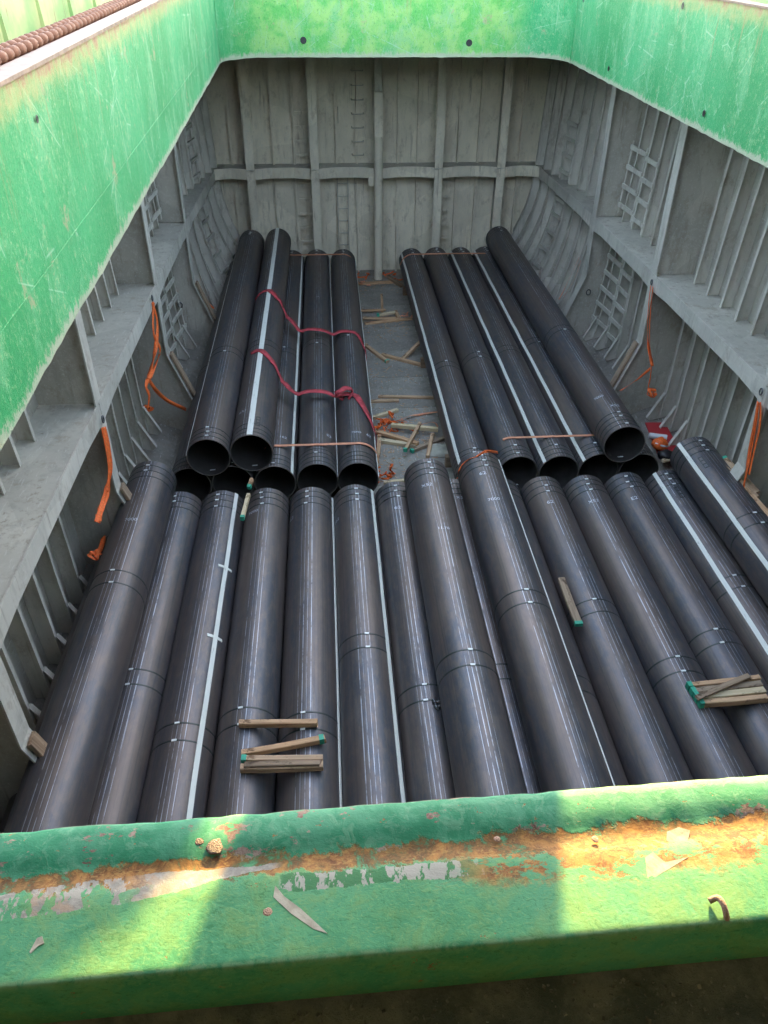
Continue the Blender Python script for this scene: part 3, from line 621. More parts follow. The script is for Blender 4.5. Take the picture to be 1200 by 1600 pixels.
rel(MB().prism([(0.875, 3.9, 8.14), (1.13, 3.9, 8.14), (1.14, 3.9, 8.4), (1.12, 3.9, 8.75), (0.90, 3.9, 8.75), (0.865, 3.9, 8.4)], (0, 0.16, 0)), 'cheek_block', M['rust'], hb)
rel(MB().tube([(1.0, 3.98, 8.7), (1.0, 3.98, 20.0)], 0.012, 8), 'wire_rope', M['steel'], hb)
cp = empty('sky_blocker_house', (0.1, -1.6, deck_z(-1.6))); tag(cp, 'unseen dark house front and platform added behind the viewer to block the sky', 'sky_blocker_house')  # added out of view to darken the flange lip
rel(MB().box2((-4.6, -2.6, 5.95), (4.6, -0.42, 8.745)), 'wall', M['darkwall'], cp)
rel(MB().box2((-4.0, -2.7, 8.75), (4.0, 1.45, 8.85)), 'platform', M['darkwall'], cp)  # added overhead to cut sky light on the flange
for x_ in (-3.2, -1.6, 0.1, 1.7, 3.2): rel(MB().box2((x_ - 0.01, -2.65, 8.855), (x_ + 0.01, 1.4, 9.0)), 'platform_beam', M['deck'], cp)

# ------------------------------------------------------------------ pipes
PR, PL = 0.36, 11.75
def tube_mesh():
    n = 72; prof_ = [(-PL / 2 + 0.004, PR), (PL / 2 - 0.004, PR), (PL / 2, PR - 0.004), (PL / 2, PR - 0.014), (PL / 2 - 0.004, PR - 0.018), (-PL / 2 + 0.004, PR - 0.018), (-PL / 2, PR - 0.014), (-PL / 2, PR - 0.004)]
    v = [(math.sin(2 * math.pi * k / n) * r_, y, math.cos(2 * math.pi * k / n) * r_) for y, r_ in prof_ for k in range(n)]
    m = len(prof_); f = []; mi = []
    for i in range(m):
        for k in range(n):
            f.append((i * n + k, i * n + (k + 1) % n, ((i + 1) % m) * n + (k + 1) % n, ((i + 1) % m) * n + k)); mi.append(0 if i == 0 else (1 if i == 4 else 2))
    me = bpy.data.meshes.new('pipe_wall'); me.from_pydata(v, [], f); me.update()
    for q in ('pipe', 'bore', 'rim'): me.materials.append(M[q])
    me.polygons.foreach_set('material_index', mi); me.polygons.foreach_set('use_smooth', [True] * len(f)); me.set_sharp_from_angle(angle=R(35)); return me
TUBE = tube_mesh()
def ring_mesh(wd, th, name='strapping_band'):
    n = 48; v = []; f = []
    for k in range(n):
        a = 2 * math.pi * k / n; s_, c_ = math.sin(a), math.cos(a)
        for y, r_ in ((-wd / 2, PR - 0.001), (-wd / 2, PR + th), (wd / 2, PR + th), (wd / 2, PR - 0.001)): v.append((s_ * r_, y, c_ * r_))
    for k in range(n):
        for i in range(3): f.append((k * 4 + i, ((k + 1) % n) * 4 + i, ((k + 1) % n) * 4 + i + 1, k * 4 + i + 1))
    me = bpy.data.meshes.new(name); me.from_pydata(v, [], f); me.materials.append(M['band']); return me
BAND = ring_mesh(0.019, 0.0035)
CLIP = MB().box((0, 0, PR + 0.007), (0.055, 0.026, 0.008)).mesh('clip', M['clip'])
def arc_strip(wd, th, y0, y1, mat, name, ny=24, wave=0.0):
    rings = []; w2 = wd / 2 / PR
    for k in range(ny + 1):
        y = y0 + (y1 - y0) * k / ny; d = wave * wob(y, 0, 0, 1.5, wd * 9)
        rings.append([(math.sin(a + d) * r_, y, math.cos(a + d) * r_) for a, r_ in ((-w2, PR), (-w2, PR + th), (0, PR + th * 1.05), (w2, PR + th), (w2, PR))])
    return MB().loft(rings).mesh(name, mat)
STRIPW = arc_strip(0.095, 0.010, -PL / 2, PL / 2, M['strip'], 'white_strip', 60, 0.01)
STRIP = arc_strip(0.062, 0.010, -PL / 2, PL / 2, M['strip'], 'white_strip', 60, 0.02)
LADDERMARK = [arc_strip(0.012, 0.004, 0, 0.30, M['band'], 'mark_rail', 2), arc_strip(0.07, 0.004, 0, 0.012, M['band'], 'mark_bar', 1)]
def text_mesh(txt, size, name='stencil'):
    cu = bpy.data.curves.new(name, 'FONT'); cu.body = txt; cu.size = size; cu.align_x = 'CENTER'
    o = bpy.data.objects.new(name, cu); COL.objects.link(o); dg = bpy.context.evaluated_depsgraph_get(); dg.update()
    me = bpy.data.meshes.new_from_object(o.evaluated_get(dg)); bpy.data.objects.remove(o)
    rr_ = PR + 0.0015
    for v in me.vertices:
        a = v.co.x / PR; y = v.co.y; v.co = (math.sin(a) * rr_, y, math.cos(a) * rr_)
    me.materials.clear(); me.materials.append(M['stencil']); me.name = name; return me
TXT = {q: text_mesh(q, sz) for q, sz in (('X52', 0.10), ('62', 0.11), ('E2', 0.11), ('7000', 0.09), ('11.78', 0.08), ('V2', 0.08), ('162', 0.10))}
STICK = MB().box((0, 0, 0), (0.09, 0.006, 0.055)).mesh('sticker', M['clip'])
def pipe(X_, zc, yfar, label, group, strip=None, roll=0.0, mid=None, ends=(1, 1), stencil=None, yaw=0.0, marks=None, clipang=0.0, sticker=False):
    root = obj('steel_pipe', TUBE, None, (X_ - math.sin(R(yaw)) * 0, yfar - PL / 2, zc), (0, 0, R(yaw))); tag(root, label, 'pipe', group)
    E_ = PL / 2
    def child(name, me, y, ang=0.0): return obj(name, me, root, (0, y, 0), (0, R(ang), 0))
    ys_ = []
    if ends[1]: ys_ += [(E_ - d + random.uniform(-0.01, 0.01)) for d in (0.13, 0.28, 0.44)]
    if ends[0]: ys_ += [(-E_ + d + random.uniform(-0.01, 0.01)) for d in (0.11, 0.24, 0.38, 0.50)[:random.choice((3, 4))]]
    if mid is not None: ys_ += [mid - 0.12, mid + 0.12]
    for y in ys_:
        b = child('strapping_band', BAND, y); ca = clipang + random.uniform(-3, 3)
        
        if random.random() < (0.9 if y > 0 else 0.45): obj('clip', CLIP, b, (0, 0, 0), (0, R(ca), 0))
    if strip is not None: child('white_strip', STRIPW if strip == 0 else STRIP, 0, strip)
    for (tx, y, a) in (stencil or []):
        o = child('stencil', TXT[tx], y, a)
    for (y, a) in (marks or []):
        g_ = child('chalk_frame', LADDERMARK[0], y, a - 5); obj('mark_rail', LADDERMARK[0], g_, (0, 0, 0), (0, R(10), 0))
        for k in range(4): obj('mark_bar', LADDERMARK[1], g_, (0, 0.005 + k * 0.095, 0), (0, R(5), 0))
    if sticker:
        o = obj('sticker', STICK, root, (0.02, -E_ + 0.12, -PR + 0.045), (R(70), 0, R(8)))
    return root
Z0 = 0.59                                              # centre height of the bottom layer (laid on dunnage)
GF, GB, GR = 'pipes in the nearest row', 'pipes stowed at the far end, port bundle', 'pipes stowed at the far end, starboard bundle'
ORD = ['first', 'second', 'third', 'fourth', 'fifth', 'sixth', 'seventh', 'eighth', 'ninth', 'tenth', 'eleventh', 'twelfth', 'thirteenth']
front = [  # X, strip angle, mid band y(local), stencil
    (-3.27, None, None, None, 'dark steel pipe in the near row almost hidden against the port frames'),
    (-2.55, None, 1.9, None, 'near row steel pipe tucked under the high pipe on the port side'),
    (-1.87, 40, 1.05, None, 'near row steel pipe with a white strip crossed by two white tapes'),
    (-1.15, None, 1.2, [('7000', 5.25, -30)], 'near row steel pipe without strip, carrying the left half of the loose timbers'),
    (-0.425, 74, 1.1, [('E2', 5.2, -58)], 'near row steel pipe carrying the right half of the loose timbers, thin white strip'),
    (0.295, 52, 2.3, [('162', 5.1, -62)], 'near row steel pipe with white strip between the timbers and the shackles'),
    (0.985, None, 1.35, [('62', 5.1, -6)], 'near row steel pipe carrying two bow shackles'),
    (1.93, None, 1.6, [('X52', 5.3, 10)], 'sunken near row pipe seen in the gap between the two raised pipes'),
    (2.73, None, 1.4, None, 'near row pipe hidden beneath the raised pipe with a long white edge strip'),
    (3.46, None, 2.7, [('62', 5.1, -10)], 'first plain near row pipe to starboard of the raised pair'),
    (4.19, None, 1.6, [('X52', 5.1, -14)], 'near row pipe under the green-ended end of the board stack'),
    (4.90, None, 2.0, [('E2', 5.1, -18)], 'near row pipe under the far end of the board stack'),
    (5.62, -36, 3.0, None, 'near row pipe with a white strip left of its top, beside the high starboard pipe')]
for i, (X_, sp, md, stc, lab) in enumerate(front):
    p_ = pipe(X_, Z0, 10.66 + 0.018 * (X_) + random.uniform(-0.03, 0.03), lab, GF, sp, mid=md, stencil=stc, clipang=random.uniform(-12, 2), ends=(0, 1), marks=[(5.05, -8)] if i == 12 else None)
    if i == 2:
        for y in (2.55, 3.95): obj('cross_tape', arc_strip(0.22, 0.012, 0, 0.05, M['strip'], 'cross_tape', 1), p_, (0, y, 0), (0, R(40), R(6)))
def nest(xa, xb): return Z0 + math.sqrt((2 * PR) ** 2 - ((xb - xa) / 2) ** 2) + 0.003
pipe(-2.91, nest(-3.27, -2.55), 10.58, 'raised steel pipe nearest the port side, lying on the near row', GF, None, mid=3.1, stencil=[('7000', 4.3, 0)], ends=(0, 1))
pipe(1.455, nest(0.985, 1.93), 10.52, 'raised steel pipe in the middle without strip, stencilled near its end', GF, None, mid=1.55, stencil=[('X52', 5.1, -14), ('11.78', 4.0, 4)], ends=(0, 1), clipang=4)
pipe(2.33, nest(1.93, 2.73), 10.60, 'raised steel pipe with a long white strip down its starboard flank', GF, 64, mid=2.4, stencil=[('62', 5.2, -12), ('7000', 4.5, -5)], ends=(0, 1))
pipe(5.98, nest(5.62, 6.34), 10.80, 'raised steel pipe at the starboard side with white strip and two planks on it', GF, -50, mid=3.6, marks=[(5.0, -28)], ends=(0, 1))
pipe(6.34, Z0, 10.6, 'near row pipe under the planks against the starboard frames', GF, None, ends=(0, 1))
BL = [-2.51, -1.785, -1.06, -0.33, 0.40]
labs = ['far port pipe on the floor, mostly hidden beside the hull', 'far port floor pipe under the two raised pipes', 'far port floor pipe just below the raised pipe, white strip on its flank', 'far port floor pipe second from the gangway, thin white strip', 'far port floor pipe edging the littered gangway']
for i, X_ in enumerate(BL):
    pipe(X_, Z0, 23.07 + random.uniform(-0.04, 0.04), labs[i], GB, (None, None, 55, 80, 84)[i], mid=-1.9 + 0.4 * i, stencil=[[], [], [('162', -4.9, 20)], [('E2', -4.85, 38), ('V2', 2.0, 4)], [('62', -4.85, 42), ('7000', -4.85, 2)]][i] or None, yaw=(0, 0, 0, 0, -0.25)[i])
pipe(-2.15, nest(-2.51, -1.785), 22.95, 'raised far pipe on the port side, bore open towards the viewer', GB, -78, mid=-2.3, marks=[(-5.55, -58)], sticker=True, yaw=0.35)
pipe(-1.42, nest(-1.785, -1.06), 23.05, 'raised far pipe with a broad white strip down its top', GB, 0, mid=-2.1, stencil=[('X52', -5.0, -32)], marks=[(-5.55, 18)], sticker=True, yaw=0.1)
BR = [2.44, 3.19, 3.92, 4.64, 5.37]
labs = ['far starboard floor pipe edging the gangway, white strip on its port flank', 'far starboard floor pipe second from the gangway without strip', 'far starboard floor pipe, middle of five, with white strip', 'far starboard floor pipe with white strip next to the raised pipe', 'far starboard floor pipe hidden under the raised pipe beside the red board']
for i, X_ in enumerate(BR):
    pipe(X_, Z0, 23.07 + random.uniform(-0.05, 0.05), labs[i], GR, (-52, None, -50, -52, None)[i], mid=-2.0 + 0.35 * i, marks=[(-5.5, -14)] if i == 2 else None, sticker=(i == 1), yaw=(0.0, 0.1, 0.1, 0.1, 0)[i])
pipe(4.97, nest(4.64, 5.37), 22.95, 'raised far pipe on the starboard side, plain, slanting to the hull', GR, None, mid=-1.6, stencil=[('7000', -4.75, -28), ('X52', -5.15, 0), ('V2', 5.4, 0)], sticker=True, yaw=-0.1)

# dunnage bearers under the pipes
bear = MB().box((0, 0, 0), (1, 0.12, 0.225)).mesh('bearer', M['wood_dark'])
k = 0
for Y, what in ((0.5, 'near row, aft'), (5.0, 'near row, middle'), (9.6, 'near row, forward')):
    o = obj('dunnage_bearer', bear, None, (1.5, Y, 0.115)); o.scale = (10.2, 1, 1); tag(o, 'squared timber bearer under the %s of the pipes' % what, 'timber', 'dunnage bearers')
for Y in (12.6, 17.0, 21.8):
    for (a, b, nm) in ((-2.9, 0.78, 'port'), (2.1, 5.75, 'starboard')):
        o = obj('dunnage_bearer', bear, None, ((a + b) / 2, Y, 0.115)); o.scale = (b - a, 1, 1)
        tag(o, 'squared timber bearer under the far %s bundle, %s' % (nm, {12.6: 'near its open ends', 17.0: 'at mid length', 21.8: 'near the bulkhead'}[Y]), 'timber', 'dunnage bearers')

# ------------------------------------------------------------------ loose timber
def plank(a, b, wd, ht, label, mat='wood', green=0, group='loose dunnage timber', roll=0.0, taper=1.0):
    wd *= random.uniform(0.8, 1.15); a, b = Vector(a), Vector(b); d = b - a; L = d.length; t = d.normalized(); upv = Vector((0, 0, 1)); y_ = upv.cross(t).normalized(); z_ = t.cross(y_)
    if roll: y_, z_ = y_ * math.cos(R(roll)) + z_ * math.sin(R(roll)), z_ * math.cos(R(roll)) - y_ * math.sin(R(roll))
    n = 7; rings = []; bow = random.uniform(-0.012, 0.012) * L; sd_ = random.random() * 50; ch_ = min(0.006, ht * 0.15)
    for k in range(n):
        u = k / (n - 1); x = u * L; cy = bow * math.sin(math.pi * u); w_ = wd * (1 + (taper - 1) * u) * (1 + 0.05 * wob(u * 3, sd_, 0)); h_ = ht * (1 + 0.05 * wob(u * 3, sd_, 5))
        e0 = (-0.012 * wob(sd_, 1, 2) if k == 0 else 0.012 * wob(sd_, 4, 2) if k == n - 1 else 0)
        rings.append([(x + e0 * q, cy + yy_, zz_) for q, (yy_, zz_) in enumerate(((-w_ / 2 + ch_, 0), (w_ / 2 - ch_, 0), (w_ / 2, ch_), (w_ / 2, h_ - ch_), (w_ / 2 - ch_, h_), (-w_ / 2 + ch_, h_), (-w_ / 2, h_ - ch_), (-w_ / 2, ch_)))])
    o = MB().loft(rings).build('timber', M[mat], None); tag(o, label, 'timber', group)
    o.matrix_world = Matrix(((t.x, y_.x, z_.x, a.x), (t.y, y_.y, z_.y, a.y), (t.z, y_.z, z_.z, a.z), (0, 0, 0, 1)))
    if green:
        x0 = -0.004 if green < 0 else L - 0.035
        MB().box2((x0 - 0.010, -wd / 2 * taper - 0.002, -0.002), (x0 + 0.045, wd / 2 * taper + 0.002, ht + 0.003)).build('painted_end', M['greenend'], o)
    return o
def fl_plank(x0, y0, x1, y1, label, z=0.004, wd=0.09, ht=0.07, **k): return plank(at(x0, y0, z), at(x1, y1, k.pop('z1', z)), wd, ht, label, **k)
fl_plank(571, 541, 605, 567, 'timber with a green end lying against the port pipe, mid gangway', green=1)
fl_plank(597, 556, 658, 572, 'brown timber lying across the middle of the gangway floor')
fl_plank(630, 562, 660, 533, 'short timber leaning towards the starboard pipe, green end up', z1=0.22, green=1, wd=0.08)
fl_plank(591, 621, 684, 623, 'long thin batten across the gangway', wd=0.07, ht=0.05)
fl_plank(577, 629, 623, 627, 'short batten tucked under the port pipe beside the long thin batten', wd=0.09, ht=0.05)
fl_plank(583, 655, 621, 643, 'pale batten slanting out from the port pipe above the orange tangle', wd=0.09, mat='wood_pale')
fl_plank(612, 667, 684, 674, 'bright new timber lying over the orange tangle', z=0.09, mat='wood_pale', wd=0.09, ht=0.08)
fl_plank(583, 675, 653, 696, 'timber running from the port pipe below the orange tangle', z=0.05, wd=0.10)
fl_plank(592, 690, 652, 699, 'pale timber half under the crossed pieces', wd=0.10, mat='wood_pale')
fl_plank(656, 664, 633, 706, 'green-ended timber lying crosswise over the heap', z=0.16, z1=0.13, green=1, wd=0.075)
fl_plank(643, 707, 702, 683, 'dark timber with a green end running towards the starboard pipe', mat='wood_dark', green=-1, wd=0.09)
fl_plank(676, 680, 668, 716, 'narrow upright-lying timber beside the grey sack', z=0.09, z1=0.03, wd=0.08)
fl_plank(593, 683, 588, 727, 'timber lying along the foot of the port pipe', wd=0.075)
fl_plank(564, 486, 602, 485, 'broken board on top of the far heap', z=0.05, wd=0.13, ht=0.03)
fl_plank(590, 494, 617, 490, 'short pale piece with a green end on the far heap', z=0.10, mat='wood_pale', green=-1)
fl_plank(567, 498, 623, 498, 'board in the middle of the far heap', z=0.05, wd=0.14, ht=0.035)
fl_plank(570, 507, 645, 499, 'long batten along the near edge of the far heap', wd=0.10, ht=0.05)
fl_plank(618, 488, 624, 499, 'stub of wood at the starboard end of the far heap', z=0.09, wd=0.09)
fl_plank(596, 461, 597, 488, 'thin stick lying lengthwise behind the far heap', wd=0.07, ht=0.04)
fl_plank(560, 444, 616, 441, 'board lying across in front of the pillar foot', wd=0.18, ht=0.03)
fl_plank(606, 433, 628, 449, 'dark board beside the pillar foot', mat='wood_dark', wd=0.12, z=0.03)
fl_plank(600, 757, 655, 752, 'white batten behind the end of the shackle pipe', mat='wood_pale', wd=0.08)
ZT = Z0 + PR + 0.002
GS = 'timbers on the near pipes'
def tp(x0, y0, x1, y1, lab, z=0.0, **k): return plank(at(x0, y0, ZT + z), at(x1, y1, ZT + z + k.pop('dz', 0)), k.pop('wd', 0.085), k.pop('ht', 0.075), lab, group=GS, **k)
tp(374, 1134, 497, 1133, 'straight timber lying farthest back of the port timbers')
tp(379, 1181, 505, 1158, 'timber set at an angle with a bright green end', green=1)
tp(380, 1190, 505, 1189, 'timber with a green left end in the front port pile', green=-1)
tp(377, 1204, 504, 1200, 'split timber at the very front of the port pile', wd=0.08)
tp(380, 1198, 504, 1195, 'rotten-edged timber lying on top of the front port pile', z=0.06, wd=0.07, ht=0.05, mat='wood_dark')
for i, (y0, y1, nm, mt) in enumerate(((1076, 1064, 'rear', 'wood'), (1085, 1074, 'second', 'wood_dark'), (1094, 1084, 'third', 'wood_pale'), (1103, 1095, 'front', 'wood'))):
    tp(1074 + i * 6, y0, 1184 + i * 4, y1, nm + ' board of the green-ended stack on the starboard pipes', green=-1, wd=0.078, ht=0.085, mat=mt)
tp(1088, 1092, 1172, 1056, 'loose board laid slantwise on the green-ended stack', z=0.10, wd=0.085, ht=0.03, mat='wood_dark')
zp = nest(5.62, 6.34) + PR - 0.10
plank(at(1112, 722, zp), at(1178, 782, zp), 0.17, 0.05, 'weathered plank lying along the raised starboard pipe, upper end', group=GS, roll=18)
plank(at(1130, 718, zp - 0.02), at(1182, 772, zp - 0.02), 0.10, 0.05, 'narrow plank with green end beside the weathered plank', group=GS, roll=18, green=-1)
plank(at(1160, 768, zp), at(1236, 852, zp), 0.15, 0.06, 'plank continuing along the raised starboard pipe at the picture edge', group=GS, roll=18)
plank(at(876, 905, 0.93), at(904, 978, 0.91), 0.09, 0.05, 'rough stick wedged between the striped raised pipe and its neighbour', 'wood_dark', 1, GS)
plank(at(389, 775, 1.05), at(379, 813, 1.02), 0.07, 0.07, 'green-ended wedge between two near row pipe ends', 'wood_pale', 1, GS)
plank(at(394, 752, 1.1), at(390, 764, 1.05), 0.07, 0.07, 'green-ended chock below the bore of the striped raised pipe', 'wood', 1, GS)
# wooden linings on the sloping feet of the web frames
def lining(s, Y, label, mat='wood_dark'):
    a = Vector((CX + s * (HI - 0.03), Y + 0.008, 1.72)); b = Vector((CX + s * (4.24 - 0.03), Y + 0.008, 0.48)); n = Vector((-s * 0.94, 0, 0.33))
    o = plank(b + n * 0.028, a + n * 0.028, 0.16, 0.05, label, mat, 0, 'wooden linings on the frame feet', 0); return o
lining(-1, 14.25, 'wooden lining on the port frame foot beside the orange coil'); lining(-1, 18.2, 'wooden lining on the port frame foot nearest the bulkhead')
lining(-1, 9.6, 'wooden lining on the port frame foot behind the raised pipe end'); lining(1, 14.25, 'wooden lining on the starboard frame foot beside the orange strap')
lining(-1, 5.15, 'short wooden lining on the nearest port frame foot')

# ------------------------------------------------------------------ ladders welded across the frames
def ladder(s, Y1, Y2, zs_, label, wd=0.09, half=None, skew=0.0):
    root = empty('steel_ladder', (CX + s * (hw(Y1, zs_[0]) - 0.2), (Y1 + Y2) / 2, zs_[0])); tag(root, label, 'ladder', 'rung ladders on the hull frames')
    for z in zs_:
        h_ = (hw(Y1, z) - FD - 0.003) if half is None else half
        h2 = (hw(Y2, z) - FD - 0.003) if half is None else half
        p = [(CX + s * h_, Y1, z), (CX + s * h2, Y2, z + skew)]
        mb = MB(); a, b = Vector(p[0]), Vector(p[1]); up_ = Vector((0, 0, 1)); mb.prism([a - up_ * wd / 2, b - up_ * wd / 2, b + up_ * wd / 2, a + up_ * wd / 2], (-s * 0.04, 0, 0))
        o = mb.build('rung', M['frame'], None); o.parent = root; o.matrix_parent_inverse = Matrix.Translation(-root.location)
    for Y in (Y1 - 0.035 * (1 if Y1 > Y2 else -1), Y2 + 0.035 * (1 if Y1 > Y2 else -1)):
        zz = np.linspace(zs_[0] - 0.2, zs_[-1] + 0.12, 8); rg = [[(CX + s * (hw(Y, z) - (FD + 0.001 if half is None else 0) + e), Y + f_, z) for e, f_ in ((0, -0.03), (-0.02, -0.03), (-0.02, 0.03), (0, 0.03))] for z in zz]
        o = MB().loft(rg).build('rail', M['frame'], None); o.parent = root; o.matrix_parent_inverse = Matrix.Translation(-root.location)
    return root
up3 = [3.35, 3.75, 4.15, 4.55, 4.95]; lo6 = [0.75, 1.12, 1.5, 1.88, 2.26, 2.64]
for s, nm in ((-1, 'port'), (1, 'starboard')):
    f1 = [y for y in np.arange(14.25 + 0.62, 18.2 - 0.35, 0.585)]; f0 = list(np.arange(18.85, 23.7, 0.585)); f9 = [y for y in np.arange(5.15 + 0.62, 9.6 - 0.35, 0.585)]; fa = [y for y in np.arange(9.6 + 0.62, 14.25 - 0.35, 0.585)]
    ladder(s, f1[-1] + 0.28, f1[-2] + 0.02, [3.42, 3.82, 4.22, 4.62], 'upper lattice ladder, %s side, row next to the far web frame' % nm)
    ladder(s, f1[-2] - 0.02, f1[-3] - 0.06, [3.35, 3.75, 4.15, 4.55], 'upper lattice ladder, %s side, row further from the bulkhead' % nm)
    ladder(s, 18.28, f0[0] + 0.04, [3.4, 3.78, 4.16, 4.54, 4.92], 'upper rung ladder, %s side, just beyond the far web frame' % nm)
    ladder(s, f0[4] - 0.05, f0[5] + 0.05, [3.35, 3.75, 4.15, 4.5], 'upper rung ladder in the %s corner by the bulkhead' % nm)
    ladder(s, f1[-1] + 0.28, f1[-2] + 0.02, lo6[:], 'lower lattice ladder, %s side, row next to the far web frame' % nm)
    ladder(s, f1[-2] - 0.02, f1[-3] - 0.06, [z - 0.08 for z in lo6], 'lower lattice ladder, %s side, row further from the bulkhead' % nm)
    ladder(s, f0[0] - 0.35, f0[0] + 0.06, [0.8, 1.2, 1.6, 2.0, 2.4], 'lower rung ladder, %s side, just beyond the far web frame' % nm)
    ladder(s, f0[4] - 0.05, f0[5] + 0.05, [0.9, 1.35, 1.8, 2.25, 2.65], 'lower rung ladder in the %s corner by the bulkhead' % nm)
    if s > 0: ladder(s, 9.9, fa[0] + 0.25, [0.75, 1.12, 1.49, 1.86, 2.23, 2.6], 'lower rung ladder behind the raised starboard pipe end')
# ladders on the bulkhead
def bladder(xa, xb, zs_, label, y=YB - 0.16, wd=0.075, round_=False, rails=False):
    root = empty('steel_ladder', ((xa + xb) / 2, y, zs_[0])); tag(root, label, 'ladder', 'rung ladders on the bulkhead')
    for z in zs_:
        mb = MB()
        if round_: mb.tube([(xa, YB, z), (xa, y, z), (xb, y, z), (xb, YB, z)], 0.014, 8)
        else: mb.box2((xa, y - 0.03, z - wd / 2), (xb, y, z + wd / 2))
        o = mb.build('rung', M['bulk'] if not round_ else M['hull'], None); o.parent = root; o.matrix_parent_inverse = Matrix.Translation(-root.location)
    if rails:
        for x in (xa, xb):
            o = MB().box2((x - 0.012, y - 0.012, zs_[0] - 0.2), (x + 0.012, y + 0.012, zs_[-1] + 0.2)).build('rail', M['hull'], None); o.parent = root; o.matrix_parent_inverse = Matrix.Translation(-root.location)
bladder(-0.80, -0.42, [3.36, 3.72, 4.08, 4.44], 'upper board ladder beside the port bulkhead web')
bladder(-0.78, -0.42, [0.55, 0.95, 1.35, 1.75, 2.15, 2.55], 'lower board ladder beside the port bulkhead web')
bladder(0.78, 1.10, [3.35, 3.7, 4.05, 4.4, 4.75, 5.1, 5.45, 5.8], 'upper wire rung ladder left of the centre pillar', YB - 0.2, round_=True)
bladder(0.33, 0.63, [0.5, 0.85, 1.2, 1.55, 1.9, 2.25, 2.6], 'lower rung ladder with rails left of the centre pillar', YB - 0.2, round_=True, rails=True)
bladder(3.36, 3.62, [0.6, 1.0, 1.4, 1.8, 2.2, 2.6], 'lower rung ladder beside the starboard bulkhead web', YB - 0.18)
tag(MB().tube([(0.40, YB, 4.15), (0.40, YB - 0.06, 4.15), (0.40, YB - 0.06, 4.55), (0.40, YB, 4.55)], 0.011, 8).build('grab_handle', M['hull']), 'small grab handle on the bulkhead above the stringer', 'handle')

# ------------------------------------------------------------------ straps
def surfz(x, pipes): return max([zc + math.sqrt(max(0, (PR + 0.006) ** 2 - (x - xc) ** 2)) if abs(x - xc) < PR + 0.006 else -9 for xc, zc in pipes])
def over(x0, x1, pipes, n=90):
    xs_ = np.linspace(x0, x1, n); return xs_, np.array([max(surfz(x, pipes), Z0) for x in xs_])
def upper_hull(xs_, zs_):
    h_ = []
    for p in zip(xs_, zs_):
        while len(h_) >= 2 and (h_[-1][0] - h_[-2][0]) * (p[1] - h_[-2][1]) - (h_[-1][1] - h_[-2][1]) * (p[0] - h_[-2][0]) >= 0: h_.pop()
        h_.append(p)
    return np.interp(xs_, [q[0] for q in h_], [q[1] for q in h_])
PL_ = [(x, Z0) for x in BL] + [(-2.15, nest(-2.51, -1.785)), (-1.42, nest(-1.785, -1.06))]
PR_ = [(x, Z0) for x in BR]
def band_over(x0, x1, y, pipes, label, mat, wd, drop=0.0, slack=0.0, yfun=None):
    xs_, zz = over(x0, x1, pipes); hz = upper_hull(xs_, zz); z = hz * (1 - slack) + zz * slack; z = np.maximum(z, zz)
    k = np.ones(5) / 5; z = np.maximum(np.convolve(np.pad(z, 2, mode='edge'), k, 'valid'), zz + 0.004)
    pts = [(x, y + (yfun(x) if yfun else 0), q + 0.004) for x, q in zip(xs_, z)]
    if drop: pts += [(x1 + 0.012, pts[-1][1] - 0.01, pts[-1][2] - drop * t) for t in (0.35, 0.7, 1.0)]
    o = MB().ribbon(pts, wd, (0, 1, 0.0), 0.007).build('lashing_strap', M[mat], None, smooth='all'); tag(o, label, 'strap', 'lashing straps'); return o
band_over(-1.30, 0.775, 11.95, PL_[:5], 'faded orange band across the open ends of the far port pipes', 'orange_pale', 0.065, 0.0)
band_over(-1.30, 0.775, 22.55, PL_[:5], 'faded orange band across the far ends of the port pipes', 'orange_pale', 0.09)
band_over(3.02, 4.90, 11.98, PR_, 'faded orange band across the open ends of the far starboard pipes', 'orange_pale', 0.06)
band_over(2.06, 4.55, 22.45, PR_, 'faded orange band across the far ends of the starboard pipes', 'orange_pale', 0.085)
# red slings over the port bundle
def yf1(x): return 17.9 + (0.0 if x < -1.42 else -1.05 * min(1, (x + 1.42) / 0.7)) + 0.10 * math.sin(x * 3.1) - (0.5 if x > 0.6 else 0) * (x - 0.6) / 0.16
band_over(-1.76, 0.765, 0.0, PL_, 'upper red webbing sling draped over the far port pipes', 'red', 0.15, 0.25, 0.45, yf1)
def yf2(x): return 14.55 + (0.0 if x < -1.42 else -0.80 * min(1, (x + 1.42) / 0.6)) + 0.07 * math.sin(x * 4.0 + 1) - (0.9 if x > 0.45 else 0) * (x - 0.45) / 0.3
sl = band_over(-1.62, 0.765, 0.0, PL_, 'lower red webbing sling with a knotted loop over the far port pipes', 'red', 0.14, 0.35, 0.45, yf2)
kc = Vector((0.20, yf2(0.20), surfz(0.20, PL_) + 0.01)); kp = [kc + Vector((0.15 * math.cos(a) * (1 + 0.25 * math.sin(3 * a)), 0.07 * math.sin(2 * a) - 0.05, 0.10 + 0.11 * math.sin(a))) for a in np.linspace(-1.7, 7.2, 34)]
o = MB().ribbon(kp, 0.11, (0, 1, 0.25), 0.008).build('knot_loop', M['red'], None, smooth='all'); o.parent = sl
